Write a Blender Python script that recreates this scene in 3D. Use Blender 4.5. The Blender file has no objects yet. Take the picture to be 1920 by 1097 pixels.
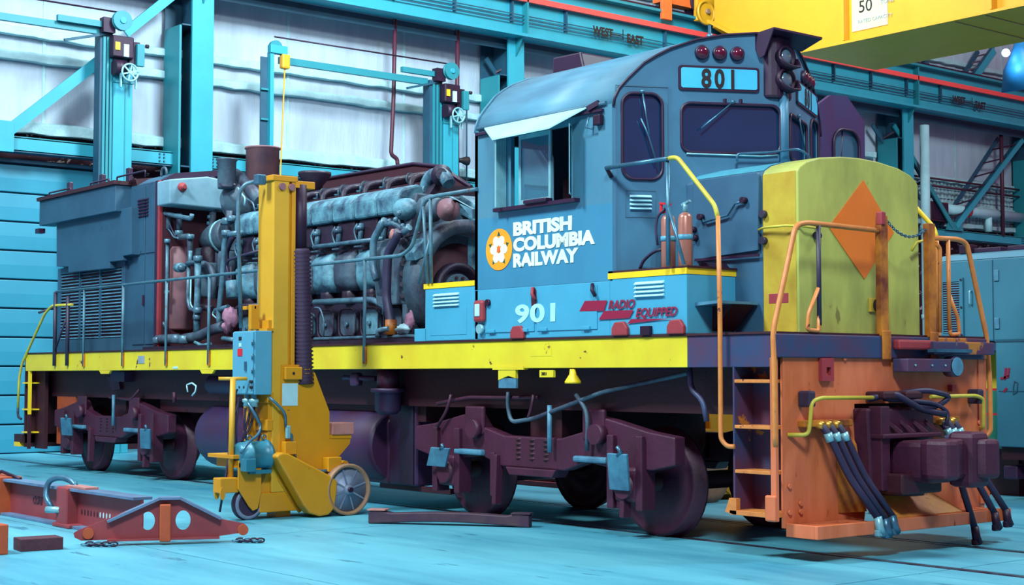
import bpy, bmesh, math, random
from mathutils import Vector, Matrix, Euler
random.seed(7)
PI = math.pi
sc = bpy.context.scene
COL = sc.collection

# ------------------------------------------------------------------ camera
CAM = (8.542, -9.767, 1.553); FPX = 2861.0; YAW = .889; PIT = .054
cd = bpy.data.cameras.new('camera'); cam = bpy.data.objects.new('camera', cd); COL.objects.link(cam)
cam.location = CAM; cam.rotation_euler = (PI/2 + PIT, 0, YAW)
cd.sensor_width = 36; cd.lens = 36*FPX/1920; cd.clip_end = 300
sc.camera = cam

# ------------------------------------------------------------------ world, lamps, exposure
w = bpy.data.worlds.new('world'); sc.world = w; w.use_nodes = True
bg = w.node_tree.nodes['Background']; bg.inputs[0].default_value = (.55, .20, .36, 1); bg.inputs[1].default_value = .42
def area(name, loc, target, size, power, col):
    l = bpy.data.lights.new(name, 'AREA'); l.shape = 'SQUARE'; l.size = size; l.energy = power; l.color = col
    o = bpy.data.objects.new(name, l); COL.objects.link(o); o.location = loc
    o.rotation_euler = (Vector(target)-Vector(loc)).to_track_quat('-Z', 'Y').to_euler()
    return o
KEYC = (.74, .95, 1.0)
for (x, y, tx, ty, tz, p) in [
        (10, -10, -3, 1, 0, 3000), (-6, -12, -8, 0, 1, 3600), (-9, 6, -21, 8, 6, 3200), (-8, 24, -21, 28, 6, 1300),
        (5, 10, 0, 3, 0, 1500), (-12, -4, -21, 0, 6, 900), (-14.6, 15.2, -14.6, 19.5, 12, 650)]:
    area('high_bay_lamp', (x, y, 15), (tx, ty, tz), 3.0, p, KEYC)
sc.view_settings.view_transform = 'Standard'; sc.view_settings.look = 'None'
sc.view_settings.gamma = 1; sc.view_settings.use_curve_mapping = False
sc.view_settings.exposure = .35

# ------------------------------------------------------------------ picture geometry helper: a pixel on a known real plane
_F = (-math.sin(YAW)*math.cos(PIT), math.cos(YAW)*math.cos(PIT), math.sin(PIT))
_R = (math.cos(YAW), math.sin(YAW), 0)
_U = (_R[1]*_F[2]-_R[2]*_F[1], _R[2]*_F[0]-_R[0]*_F[2], _R[0]*_F[1]-_R[1]*_F[0])
def P(u, v, a, val):
    i = 'xyz'.index(a); a1 = (u-960)/FPX; b = (548.5-v)/FPX
    d = [_F[k]+a1*_R[k]+b*_U[k] for k in range(3)]
    t = (val-CAM[i])/d[i]
    return tuple(CAM[k]+t*d[k] for k in range(3))

# ------------------------------------------------------------------ materials
def lin(h):
    h = h.lstrip('#'); o = []
    for i in (0, 2, 4):
        c = int(h[i:i+2], 16)/255
        o.append(c/12.92 if c <= .04045 else ((c+.055)/1.055)**2.4)
    return (*o, 1)
MATS = {}
def M(name, col, rough=.55, metal=0, col2=None, scale=2.0, amt=.5, spot=None, spot_t=.64, spot_s=9, bump=.0, bs=40, emit=0, stretch=(1,1,1), band=None):
    m = bpy.data.materials.new(name); m.use_nodes = True; nt = m.node_tree; N = nt.nodes; L = nt.links
    b = N['Principled BSDF']; b.inputs['Roughness'].default_value = rough; b.inputs['Metallic'].default_value = metal
    tc = N.new('ShaderNodeTexCoord'); mp = N.new('ShaderNodeMapping'); mp.inputs['Scale'].default_value = stretch
    L.new(tc.outputs['Object'], mp.inputs[0])
    def noise(s, det=5):
        n = N.new('ShaderNodeTexNoise'); n.inputs['Scale'].default_value = s; n.inputs['Detail'].default_value = det
        n.inputs['Roughness'].default_value = .62; L.new(mp.outputs[0], n.inputs['Vector']); return n
    def mix(fac, a, c2):
        x = N.new('ShaderNodeMix'); x.data_type = 'RGBA'
        if isinstance(fac, float): x.inputs[0].default_value = fac
        else: L.new(fac, x.inputs[0])
        for s, v in ((6, a), (7, c2)):
            if isinstance(v, tuple): x.inputs[s].default_value = v
            else: L.new(v, x.inputs[s])
        return x.outputs[2]
    def ramp(src, lo, hi, top=1.0):
        r = N.new('ShaderNodeMapRange'); r.inputs[1].default_value = lo; r.inputs[2].default_value = hi
        r.inputs[4].default_value = top; L.new(src, r.inputs[0]); return r.outputs[0]
    c = lin(col)
    if band:   # (object z, colour above): a repainted band
        sp = N.new('ShaderNodeSeparateXYZ'); L.new(tc.outputs['Object'], sp.inputs[0])
        c = mix(ramp(sp.outputs[2], band[0]-.01, band[0]+.01), c, lin(band[1]))
    c2 = lin(col2) if col2 else tuple(x*.55 for x in lin(col)[:3])+(1,)
    c = mix(ramp(noise(scale).outputs[0], .38, .68, amt), c, c2)
    if spot: c = mix(ramp(noise(spot_s, 7).outputs[0], spot_t, spot_t+.03), c, lin(spot))
    L.new(c, b.inputs['Base Color'])
    if emit:
        L.new(c, b.inputs['Emission Color']); b.inputs['Emission Strength'].default_value = emit
    if bump:
        bp = N.new('ShaderNodeBump'); bp.inputs['Strength'].default_value = bump; bp.inputs['Distance'].default_value = .02
        L.new(noise(bs, 4).outputs[0], bp.inputs['Height']); L.new(bp.outputs[0], b.inputs['Normal'])
    MATS[name] = m; return m
M('floor_concrete', '#5cabbd', .42, 0, '#33809a', .45, .95, spot='#34788e', spot_t=.63, spot_s=1.6, bump=.12, bs=6, stretch=(.5, 2.4, 1))
M('floor_joint', '#1d4a5a', .8)
M('rail_steel', '#3a2440', .35, .5, '#6a90a0', 6, .5)
M('wall_white', '#a2b0be', .85, 0, '#8a94aa', 1.2, .5, bump=.55, bs=9, stretch=(1, 3, .5))
M('girt_white', '#a0c4ca', .85, 0, '#7a9aa4', 3, .5, bump=.8, bs=14)
M('gap_dark', '#3a1424', .9, 0, '#2a0c18', 3, .5, spot='#c8b8b0', spot_t=.60, spot_s=4, bump=.6, bs=20, stretch=(1,1,2))
M('teal', '#1a7c88', .5, 0, '#186a7a', 1.2, .45)
M('teal_dark', '#174a60', .6, 0, '#15324c', 2, .6)
M('cyan_paint', '#2590a4', .5, 0, '#1c7c90', 1.5, .4)
M('door_cyan', '#237f98', .5, 0, '#1d6f88', .8, .5)
M('red_rail', '#f04a46', .5, 0, '#d83c3a', 4, .3)
M('dark_metal', '#2c1430', .5, .3, '#1a0c1c', 4, .5)
M('pipe_maroon', '#4a1c30', .5, .1, '#341220', 4, .5)
M('pipe_white', '#a5cfd6', .6, 0, '#80b0bc', 3, .4)
M('crane_yellow', '#d8991e', .42, 0, '#c48818', 1.2, .4)
M('crane_orange', '#e0662a', .55, 0, '#c65420', 3, .5)
M('sign_cream', '#c8c098', .6)
M('ink_black', '#1c0e14', .6)
M('ink_grey', '#8a98a0', .6)
M('ink_blue', '#1c52a8', .6)
# locomotive
M('loco_blue', '#35809f', .45, 0, '#2e6c8c', 1.6, .5, bump=.08, bs=12, stretch=(1, 1, .5), band=(3.18, '#4a7e92'))
M('loco_skirt', '#419ab8', .42, 0, '#3488a6', 2, .4, spot='#5b2a38', spot_t=.70, spot_s=4)
M('loco_grey', '#3f6c80', .5, 0, '#2f5570', 1.6, .6, bump=.08, bs=10)
M('loco_front', '#427b98', .45, 0, '#346684', 1.4, .55)
M('loco_roof', '#4f8ba4', .5, 0, '#37647e', 2.2, .7, stretch=(.5, 2, 1))
M('hood_grey', '#2a526a', .55, 0, '#203e56', 1.4, .6, spot='#1a2438', spot_t=.67, spot_s=5)
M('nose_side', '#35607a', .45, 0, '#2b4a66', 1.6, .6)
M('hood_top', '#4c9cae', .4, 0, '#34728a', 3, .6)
M('nose_yellow', '#b0b55a', .42, 0, '#8c9248', 1.8, .85, spot='#7e7c40', spot_t=.63, spot_s=2.2, stretch=(1, 1.5, .6))
M('nose_yellow_side', '#bfa636', .42, 0, '#a87e26', 2, .9)
M('sill_yellow', '#dcca2a', .42, 0, '#caa826', 1.3, .7, spot='#5a2420', spot_t=.665, spot_s=5)
M('stripe_yellow', '#f0c81e', .45, 0, '#d8a81c', 3, .3)
M('apron_paint', '#cf8c34', .45, 0, '#a4502a', 2.2, .95, spot='#5a2030', spot_t=.64, spot_s=4)
M('box_purple', '#33305c', .5, 0, '#42204a', 2, .9)
M('orange_diamond', '#dc7226', .42, 0, '#c8641f', 3, .4)
M('pilot_orange', '#d2714a', .48, 0, '#b85a28', 1.8, .95, spot='#8a3420', spot_t=.665, spot_s=4, stretch=(1, 2, .5))
M('rail_orange', '#d2823f', .45, 0, '#b0602e', 8, .6, spot='#5c2a28', spot_t=.64, spot_s=7)
M('post_rust', '#c07420', .5, 0, '#602018', 3.2, .95)
M('rail_grey', '#4b7a8a', .45, 0, '#2e3a50', 5, .7, spot='#6a2c22', spot_t=.66, spot_s=9)
M('rail_dark', '#2e2a40', .5, 0, '#20182c', 5, .7)
M('rail_lime', '#c2b83a', .45, 0, '#b08a36', 6, .6)
M('beam_dirty', '#2a3d60', .5, 0, '#5c2438', 1.8, 1, spot='#a86a26', spot_t=.60, spot_s=2.5)
M('black_maroon', '#38081a', .6, 0, '#280612', 3, .6, bump=.2, bs=20)
M('truck_purple', '#431430', .55, 0, '#300a1e', 3, .7, bump=.25, bs=16)
M('tank_purple', '#33224a', .5, 0, '#40122a', 1.5, .8)
M('plate_blue', '#4d88a0', .5, 0, '#2f4a68', 5, .7)
M('rubber_hose', '#2a2444', .55, 0, '#1c1630', 4, .5)
M('brass', '#d8a040', .35, .6)
M('steel_light', '#8ac4cc', .35, .3, '#5e94a4', 6, .6)
M('white_paint', '#a8e0ea', .5)
M('logo_white', '#e0f4ea', .5)
M('logo_orange', '#f09a20', .5)
M('leaf_green', '#1c4c3c', .6)
M('crimson', '#8e1238', .5, 0, '#781030', 5, .4)
M('rust_red', '#963038', .6, 0, '#74242c', 5, .5)
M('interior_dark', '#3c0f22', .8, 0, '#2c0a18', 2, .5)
M('board_cyan', '#3fbce0', .4, 0, '#52c8e6', 3, .4)
M('board_frame', '#2c1434', .45)
M('lamp_red', '#58102c', .15)
M('lens_glass', '#7aa0b4', .1, .6)
M('engine_pale', '#6096a6', .5, 0, '#233650', 4.2, 1, bump=.3, bs=14)
M('engine_mid', '#46606f', .55, .1, '#2a2038', 2.6, 1, bump=.35, bs=12)
M('engine_dark', '#251e34', .5, .1, '#240a1a', 2.5, .8, bump=.4, bs=14)
M('engine_pipe', '#557f90', .4, .2, '#2e3850', 5, .85)
M('engine_hose', '#33304c', .5, .1, '#241630', 4, .6)
M('tank_white', '#7ba3b2', .5, 0, '#557e92', 2, .7, spot='#7a4030', spot_t=.75, spot_s=5)
M('stack_brown', '#8a5c60', .6, 0, '#5a4658', 3, .7)
M('rag_pink', '#b07c94', .8, 0, '#705070', 14, .6)
M('jack_yellow', '#cc8c14', .42, 0, '#b87a10', 2.2, .5, spot='#7a5416', spot_t=.68, spot_s=5)
M('jack_yellow_light', '#ce9c28', .42, 0, '#c08c20', 2.2, .5)
M('box_blue', '#509ab4', .45, 0, '#4288a2', 2.5, .4)
M('motor_teal', '#2c788c', .4, .1, '#225e72', 4, .5)
M('wheel_grey', '#77849a', .5, .1, '#5e6a84', 5, .5)
M('tyre_tan', '#9a7456', .6, 0, '#6e4a44', 6, .6)
M('rubber_dark', '#34203e', .6)
M('paper_white', '#b0dce4', .6)
M('extinguisher', '#b87a6a', .35, .35, '#96584e', 5, .4)
M('red_bright', '#d42430', .45)
M('spreader_red', '#90383c', .55, 0, '#742c34', 3, .6, spot='#4c1c26', spot_t=.7, spot_s=6)
M('spreader_top', '#5a7896', .5, 0, '#4a4c6c', 4, .6)
M('block_orange', '#b04c22', .6, 0, '#8a3820', 4, .6)
M('wood_dark', '#4e2230', .7, 0, '#341420', 6, .6, bump=.3, bs=12, stretch=(.3, 3, 3))
M('wood_pink', '#b47a72', .7, 0, '#8c5450', 6, .6)
M('brake_dark', '#3a2238', .6, .1, '#54403c', 4, .6)
M('steel_blue', '#4a7c94', .35, .5, '#2f4a60', 6, .6)
M('wagon_blue', '#347286', .5, 0, '#2c6076', 1.5, .5, spot='#2c5468', spot_t=.74, spot_s=6)
M('mesh_dark', '#38122a', .7)
M('green_paint', '#1c7860', .5); M('yellow_flat', '#d8b020', .5)
M('box_back', '#2a3450', .6)
M('lamp_glow', '#c8d8ff', .4, emit=14)
M('lamp_shade', '#1470a8', .5)
def glassmat(name, tint, rough=.05, fac=.25, refl_tint='#2a5a80', dfac=.1):
    m = bpy.data.materials.new(name); m.use_nodes = True; nt = m.node_tree; N = nt.nodes; N.clear()
    o = N.new('ShaderNodeOutputMaterial'); mx = N.new('ShaderNodeMixShader'); t = N.new('ShaderNodeBsdfTransparent'); g = N.new('ShaderNodeBsdfGlossy')
    t.inputs[0].default_value = lin(tint); g.inputs['Roughness'].default_value = rough; g.inputs[0].default_value = lin('#a0c0e0')
    df = N.new('ShaderNodeBsdfDiffuse'); df.inputs[0].default_value = lin(refl_tint); m2 = N.new('ShaderNodeMixShader'); m2.inputs[0].default_value = dfac  # diffuse colour paints a blue reflection into the panes
    nt.links.new(t.outputs[0], m2.inputs[1]); nt.links.new(df.outputs[0], m2.inputs[2])
    mx.inputs[0].default_value = fac; nt.links.new(m2.outputs[0], mx.inputs[1]); nt.links.new(g.outputs[0], mx.inputs[2]); nt.links.new(mx.outputs[0], o.inputs[0])
    MATS[name] = m
glassmat('glass_dark', '#6a7a9c', .12, .2, '#1e4874', .5); glassmat('glass_clear', '#b4ccd4', .05, .16, '#5a98b0', .3)

# ------------------------------------------------------------------ mesh builder
BASE = {}
def setp(o, label=None, cat=None, group=None, kind=None):
    if label: o['label'] = label
    if cat: o['category'] = cat
    if group: o['group'] = group
    if kind: o['kind'] = kind
    return o
def thing(name, base, label, cat, group=None, rot=0):
    o = bpy.data.objects.new(name, None); COL.objects.link(o); o.location = base; o.empty_display_size = .2
    o.rotation_euler = (0, 0, rot)
    BASE[o.name] = Vector(base); return setp(o, label, cat, group)
class MB:
    def __init__(s): s.v = []; s.f = []; s.sm = []
    def add(s, vs, fs, smooth=False):
        n = len(s.v); s.v += [tuple(p) for p in vs]; s.f += [tuple(i+n for i in f) for f in fs]; s.sm += [smooth]*len(fs); return s
    def box(s, x0, x1, y0, y1, z0, z1):
        x0, x1 = sorted((x0, x1)); y0, y1 = sorted((y0, y1)); z0, z1 = sorted((z0, z1))
        return s.add([(x0,y0,z0),(x1,y0,z0),(x1,y1,z0),(x0,y1,z0),(x0,y0,z1),(x1,y0,z1),(x1,y1,z1),(x0,y1,z1)],
              [(0,3,2,1),(4,5,6,7),(0,1,5,4),(1,2,6,5),(2,3,7,6),(3,0,4,7)])
    def obox(s, c, dims, mat):
        vs = [Vector(c)+mat@Vector((sx*dims[0]/2, sy*dims[1]/2, sz*dims[2]/2)) for sx, sy, sz in
              ((-1,-1,-1),(1,-1,-1),(1,1,-1),(-1,1,-1),(-1,-1,1),(1,-1,1),(1,1,1),(-1,1,1))]
        return s.add(vs, [(0,3,2,1),(4,5,6,7),(0,1,5,4),(1,2,6,5),(2,3,7,6),(3,0,4,7)])
    def bar(s, a, b, wd, ht, up=(0,0,1)):
        a, b = Vector(a), Vector(b); d = (b-a); l = d.length; d.normalize(); up = Vector(up)
        r = d.cross(up)
        if r.length < 1e-4: r = d.cross(Vector((1,0,0)))
        r.normalize(); u = r.cross(d)
        m = Matrix((d, r, u)).transposed()
        return s.obox((a+b)/2, (l, wd, ht), m)
    def tube(s, pts, r, n=10, rad=0, cap=True):
        pts = [Vector(p) for p in pts]
        if rad and len(pts) > 2:
            q = [pts[0]]
            for i in range(1, len(pts)-1):
                a, b, c = pts[i-1], pts[i], pts[i+1]
                d1 = (a-b); d2 = (c-b); t = min(rad, d1.length*.45, d2.length*.45)
                p1 = b+d1.normalized()*t; p2 = b+d2.normalized()*t
                for k in range(5):
                    h = k/4; q.append(p1*(1-h)**2+b*2*h*(1-h)+p2*h*h)
            q.append(pts[-1]); pts = q
        rs = r if isinstance(r, (list, tuple)) else [r]*len(pts)
        vs = []; fs = []; prev = None
        for i, p in enumerate(pts):
            t = (pts[min(i+1, len(pts)-1)]-pts[max(i-1, 0)])
            if t.length < 1e-9: t = Vector((0,0,1))
            t.normalize()
            if prev is None:
                a = t.cross(Vector((0,0,1)))
                if a.length < 1e-3: a = t.cross(Vector((1,0,0)))
            else: a = prev - t*prev.dot(t)
            a.normalize(); prev = a; b = t.cross(a)
            for k in range(n):
                an = 2*PI*k/n; vs.append(p+(a*math.cos(an)+b*math.sin(an))*rs[i])
        for i in range(len(pts)-1):
            for k in range(n):
                k2 = (k+1) % n; fs.append((i*n+k, i*n+k2, (i+1)*n+k2, (i+1)*n+k))
        s.add(vs, fs, True)
        if cap:
            m = len(pts)-1
            s.f += []; n0 = len(s.v)-len(vs)
            s.f.append(tuple(n0+k for k in reversed(range(n)))); s.f.append(tuple(n0+m*n+k for k in range(n))); s.sm += [False, False]
        return s
    def cyl(s, a, b, r, r2=None, n=24): return s.tube([a, b], [r, r if r2 is None else r2], n)
    def lathe(s, c, ax, prof, n=24):   # prof: (distance along axis, radius)
        ax = Vector(ax).normalized(); c = Vector(c); t = ax.cross(Vector((0,0,1)))
        if t.length < 1e-3: t = Vector((1,0,0))
        t.normalize(); b = ax.cross(t); vs = []; fs = []
        for h, r in prof:
            for k in range(n):
                a = 2*PI*k/n; vs.append(c+ax*h+(t*math.cos(a)+b*math.sin(a))*max(r, 1e-4))
        for i in range(len(prof)-1):
            for k in range(n):
                k2 = (k+1) % n; fs.append((i*n+k, i*n+k2, (i+1)*n+k2, (i+1)*n+k))
        s.add(vs, fs, True)
        n0 = len(s.v)-len(vs)
        s.f.append(tuple(n0+k for k in reversed(range(n)))); s.f.append(tuple(n0+(len(prof)-1)*n+k for k in range(n))); s.sm += [False, False]
        return s
    def prism(s, poly, ax, d0, d1):    # poly in the two other axes in order (xz for y, yz for x, xy for z)
        def m(p, d): return {'x': (d, p[0], p[1]), 'y': (p[0], d, p[1]), 'z': (p[0], p[1], d)}[ax]
        n = len(poly)
        return s.add([m(p, d0) for p in poly]+[m(p, d1) for p in poly],
                     [tuple(range(n)), tuple(reversed(range(n, 2*n)))]+[(i, i+n, (i+1) % n+n, (i+1) % n) for i in range(n)])
    def rag(s, c, r, sq=(1,1,1)):
        k = len(s.v); s.ball(c, r, 11, sq); q_ = random.Random(int(c[0]*991))
        for i in range(k, len(s.v)):
            p = s.v[i]; s.v[i] = tuple(c[j]+(p[j]-c[j])*q_.uniform(.6, 1.35) for j in range(3))
        return s
    def ball(s, c, r, n=12, sq=(1,1,1)):
        prof = [(-r*math.cos(PI*i/8), r*math.sin(PI*i/8)) for i in range(9)]
        k = len(s.v); s.lathe((0,0,0), (0,0,1), prof, n)
        for i in range(k, len(s.v)):
            p = s.v[i]; s.v[i] = (c[0]+p[0]*sq[0], c[1]+p[1]*sq[1], c[2]+p[2]*sq[2])
        return s
    def plate(s, outer, holes, fn, t):
        bm = bmesh.new(); loops = [outer]+holes; es = []
        for lp in loops:
            vs = [bm.verts.new((p[0], p[1], 0)) for p in lp]
            es += [bm.edges.new((vs[i], vs[(i+1) % len(vs)])) for i in range(len(vs))]
        bmesh.ops.triangle_fill(bm, use_beauty=True, use_dissolve=False, edges=es)
        bm.verts.index_update(); vv = [v.co.copy() for v in bm.verts]; ff = [tuple(v.index for v in f.verts) for f in bm.faces]
        bm.free(); n = len(vv)
        s.add([fn(p.x, p.y, 0) for p in vv]+[fn(p.x, p.y, t) for p in vv], ff+[tuple(i+n for i in reversed(f)) for f in ff])
        for lp in loops:
            m = len(lp); s.add([fn(p[0], p[1], 0) for p in lp]+[fn(p[0], p[1], t) for p in lp], [(i, (i+1) % m, (i+1) % m+m, i+m) for i in range(m)])
        return s
    def build(s, name, mat, parent=None, at=None, bevel=0, fix=True, **kw):
        base = BASE[parent.name] if parent else Vector((0,0,0))
        org = base
        if at is not None: org = Vector(at)
        me = bpy.data.meshes.new(name); me.from_pydata([tuple(Vector(v)-org) for v in s.v], [], s.f); me.update()
        me.polygons.foreach_set('use_smooth', s.sm)
        if fix:
            bm = bmesh.new(); bm.from_mesh(me); bmesh.ops.recalc_face_normals(bm, faces=bm.faces); bm.to_mesh(me); bm.free()
        me.materials.append(MATS[mat] if isinstance(mat, str) else mat)
        o = bpy.data.objects.new(name, me); COL.objects.link(o)
        if parent: o.parent = parent
        o.location = org-base if parent else org
        BASE[o.name] = Vector(org)
        if bevel:
            b = o.modifiers.new('bevel', 'BEVEL'); b.width = bevel; b.segments = 2; b.limit_method = 'ANGLE'
        return setp(o, **kw)
def inst(src, name, loc, parent=None, rot=None, mat=None, **kw):   # copy sharing mesh data; loc is world
    o = src.copy(); o.name = name; COL.objects.link(o)
    if parent is not None: o.parent = parent
    pb = BASE[o.parent.name] if o.parent else Vector((0,0,0))
    o.location = Vector(loc)-pb; BASE[o.name] = Vector(loc)
    if rot is not None: o.rotation_euler = rot
    for k in ('label', 'group'):
        if k in o and k not in kw: del o[k]
    return setp(o, **kw)
def text(s, loc, size, rot, mat, parent, name='lettering', sx=1.0, off=0.0, shear=0, ext=.002, align='LEFT', sp=1.0, fit=0, **kw):
    cu = bpy.data.curves.new(name, 'FONT'); cu.body = s; cu.size = size; cu.extrude = ext; cu.offset = off; cu.shear = shear; cu.align_x = align
    cu.space_character = sp; cu.resolution_u = 4; cu.space_line = .82
    t = bpy.data.objects.new('tmp_text', cu); COL.objects.link(t)
    dg = bpy.context.evaluated_depsgraph_get(); me = bpy.data.meshes.new_from_object(t.evaluated_get(dg)); me.name = name
    bpy.data.objects.remove(t)
    if fit:
        xs_ = [v.co.x for v in me.vertices]; sx = fit/(max(xs_)-min(xs_)); me.transform(Matrix.Translation((-min(xs_), 0, 0)))
    me.transform(Matrix.Diagonal((sx, 1, 1, 1))); me.transform(Euler(rot).to_matrix().to_4x4())
    me.materials.clear(); me.materials.append(MATS[mat])
    o = bpy.data.objects.new(name, me); COL.objects.link(o); o.parent = parent
    o.location = Vector(loc)-BASE[parent.name]; BASE[o.name] = Vector(loc); return setp(o, **kw)
SIDE = (PI/2, 0, 0); FRONT = (PI/2, 0, PI/2)
def rrect(u0, u1, v0, v1, r, n=5):
    o = []
    for cx, cy, a0 in ((u1-r, v1-r, 0), (u0+r, v1-r, 90), (u0+r, v0+r, 180), (u1-r, v0+r, 270)):
        for k in range(n+1):
            a = math.radians(a0+90*k/n); o.append((cx+r*math.cos(a), cy+r*math.sin(a)))
    return o
def struct(name, mb, mat, parent=None, **kw): return mb.build(name, mat, parent, kind='structure', **kw)

# ================================================================== SETTING
WX = -21.4
floor = struct('floor', MB().box(WX-.5, 14, -16, 42, -.30, -.015), 'floor_joint')
xs = [WX, -16.2, -10.4, -4.6, 1.2, 7.0, 14]
ys = [-16, -11.4, -7.5, -3.58, .28, 6.9, 10.1, 15, 20, 25, 30, 36, 42]
for i in range(len(xs)-1):
    for j in range(len(ys)-1):
        tracks = [(.79, 2.22)] if abs(ys[j]-.28) < .01 else ([(7.75, 9.18)] if abs(ys[j]-6.9) < .01 else [])
        x0, x1, y0, y1 = xs[i]+.008, xs[i+1]-.008, ys[j]+.008, ys[j+1]-.008
        cuts = [y0]
        for a, b in tracks: cuts += [a-.09, a+.07, b-.07, b+.09]
        cuts.append(y1); mb = MB()
        for k in range(0, len(cuts), 2): mb.box(x0, x1, cuts[k], cuts[k+1], -.02, 0)
        mb.build('floor_slab', 'floor_concrete', floor)
for ya, nm in ((.79, 'trim_1'), (2.22, 'trim_2'), (7.75, 'trim_3'), (9.18, 'trim_4')):
    struct(nm, MB().box(WX, 14, ya-.036, ya+.036, -.014, 0.0), 'rail_steel')

wall = struct('wall_back', MB().box(WX-.3, WX, -9, 42, 0, 17), 'gap_dark')
ye = [-9, -6.1, -3.2, -.4, 2.2, 5.2, 7.9, 11.1, 13.8, 16.6, 19.4, 22.2, 25, 27.8, 30.6, 33.4, 36.2, 39, 42]
for k in range(len(ye)-1):
    MB().box(WX, WX+.1, ye[k]+.015, ye[k+1]-.015, 6.42, 17).build('wall_panel', 'wall_white', wall)
    MB().box(WX+.1, WX+.115, ye[k]-.03, ye[k]+.03, 6.42, 17).build('panel_seam', 'girt_white', wall)
rnd = random.Random(3)
def girt(z, y0, y1, h=.15, dx=.28):
    ptsa = []; n = int((y1-y0)/.35); vs = []; fs = []
    for i in range(n+1):
        y = y0+(y1-y0)*i/n; a = rnd.uniform(-.02, .02); b = rnd.uniform(-.02, .02)
        vs += [(WX+.1, y, z-h/2+a), (WX+dx+b, y, z-h/2+a), (WX+dx+b, y, z+h/2+b), (WX+.1, y, z+h/2+.06+b)]
    for i in range(n):
        for k in range(4): fs.append((4*i+k, 4*i+(k+1) % 4, 4*i+4+(k+1) % 4, 4*i+4+k))
    fs += [(3, 2, 1, 0), (4*n, 4*n+1, 4*n+2, 4*n+3)]
    m = MB(); m.add(vs, fs, False); m.build('wall_girt', 'girt_white', wall, bevel=.02)
for z in (8.42, 7.93, 6.5, 11.9, 14.2): girt(z, -9, 29, .16 if z > 7 else .22)
for z in (7.95, 7.1, 6.5, 11.9, 14.2): girt(z, 29, 42, .16)
# corrugated liner pieces low on the right bay
for k in range(5):
    m = MB()
    for j in range(46):
        m.box(WX+.1, WX+.16+.02*(j % 2), 29.5+j*.2, 29.62+j*.2, 6.45+k*.3, 6.70+k*.3)
    o = m.build('corrugated_liner', 'girt_white', wall); o['kind'] = 'stuff'

# sectional doors
def sectional(nm, y0, y1):
    d = struct(nm, MB().box(WX+.10, WX+.16, y0, y1, 0, 5.8), 'teal_dark')
    z = 0; k = 0
    while z < 5.6:
        h = .575
        for (a, b) in ((y0, y0+(y1-y0)*.5-.02), (y0+(y1-y0)*.5+.02, y1)):
            MB().prism([(WX+.15, z+.012), (WX+.236, z+.018), (WX+.25, z+h*.5), (WX+.24, z+h-.018), (WX+.15, z+h-.012)], 'y', a, b).build('door_panel', 'door_cyan', d, bevel=.012)
        z += h; k += 1
    struct('door_head', MB().box(WX+.1, WX+.34, y0-.05, y1+.05, 5.77, 5.84), 'teal_dark', d)
    return d
sectional('door_1', -3.6, 3.45); sectional('door_2', 6.0, 12.7); sectional('door_3', 14.6, 20.9)

# ------------------------------------------------------------------ steel columns
def column(y, label, first=False):
    t = thing('steel_column', (-20.75, y, 0), label, 'column', 'crane runway columns')
    MB().box(-21.2, -21.17, y-.4, y+.4, 0, 9.85).build('rear_flange', 'teal_dark', t)
    MB().box(-21.17, -20.42, y-.02, y+.02, 0, 9.85).build('web', 'teal_dark', t)
    MB().box(-20.42, -20.36, y-.17, y+.33, 0, 9.85).build('front_flange', 'cyan_paint', t)
    MB().box(-21.17, -20.45, y-.42, y-.37, 0, 8.9).build('side_channel', 'teal', t)
    for z in (3, 5.9, 8.9): MB().box(-21.15, -20.42, y-.37, y+.3, z, z+.03).build('stiffener', 'teal_dark', t)
    MB().prism([(-20.36, 9.85), (-20.1, 9.85), (-20.36, 9.4)], 'y', y+.05, y+.09).build('bracket', 'teal', t)
    MB().box(-20.7, -20.25, y-.3, y+.4, 0, .04).build('base_plate', 'teal_dark', t)
    return t
column(5.2, 'teal steel column between the two doors, left of the thin door post')
column(13.75, 'teal steel column directly behind the curved cab roof')
column(22.2, 'teal steel column hidden low behind the cab, below the yellow crane')
column(29.55, 'teal steel column where the left arm of the V brace starts')
column(37.0, 'teal steel column at the far right edge of the picture')
def hbeam(y0, y1, label):
    t = thing('wall_beam', (-20.9, (y0+y1)/2, 5.97), label, 'beam', 'horizontal wall beams above the doors')
    MB().box(-20.75, -20.70, y0, y1, 5.95, 6.22).build('web', 'cyan_paint', t)
    MB().box(-21.0, -20.70, y0, y1, 6.20, 6.24).build('top_flange', 'teal', t)
    MB().box(-21.0, -20.70, y0, y1, 5.93, 5.97).build('bottom_flange', 'teal_dark', t)
    for y in (y0+.12, y1-.3):
        for z in (6.02, 6.1, 6.17):
            for k in (0, .1): MB().cyl((-20.70, y+k, z), (-20.67, y+k, z), .018, n=8).build('bolt', 'teal_dark', t)
hbeam(-6, 4.78, 'cyan horizontal beam above the sectional door at far left')
hbeam(5.6, 13.3, 'cyan horizontal beam behind the engine, between the two tall columns')
hbeam(14.2, 21.8, 'cyan horizontal beam hidden behind the locomotive cab')
hbeam(22.6, 29.1, 'cyan horizontal beam behind the yellow nose')
hbeam(29.9, 36.6, 'cyan horizontal beam under the V brace above the blue hood')

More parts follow.
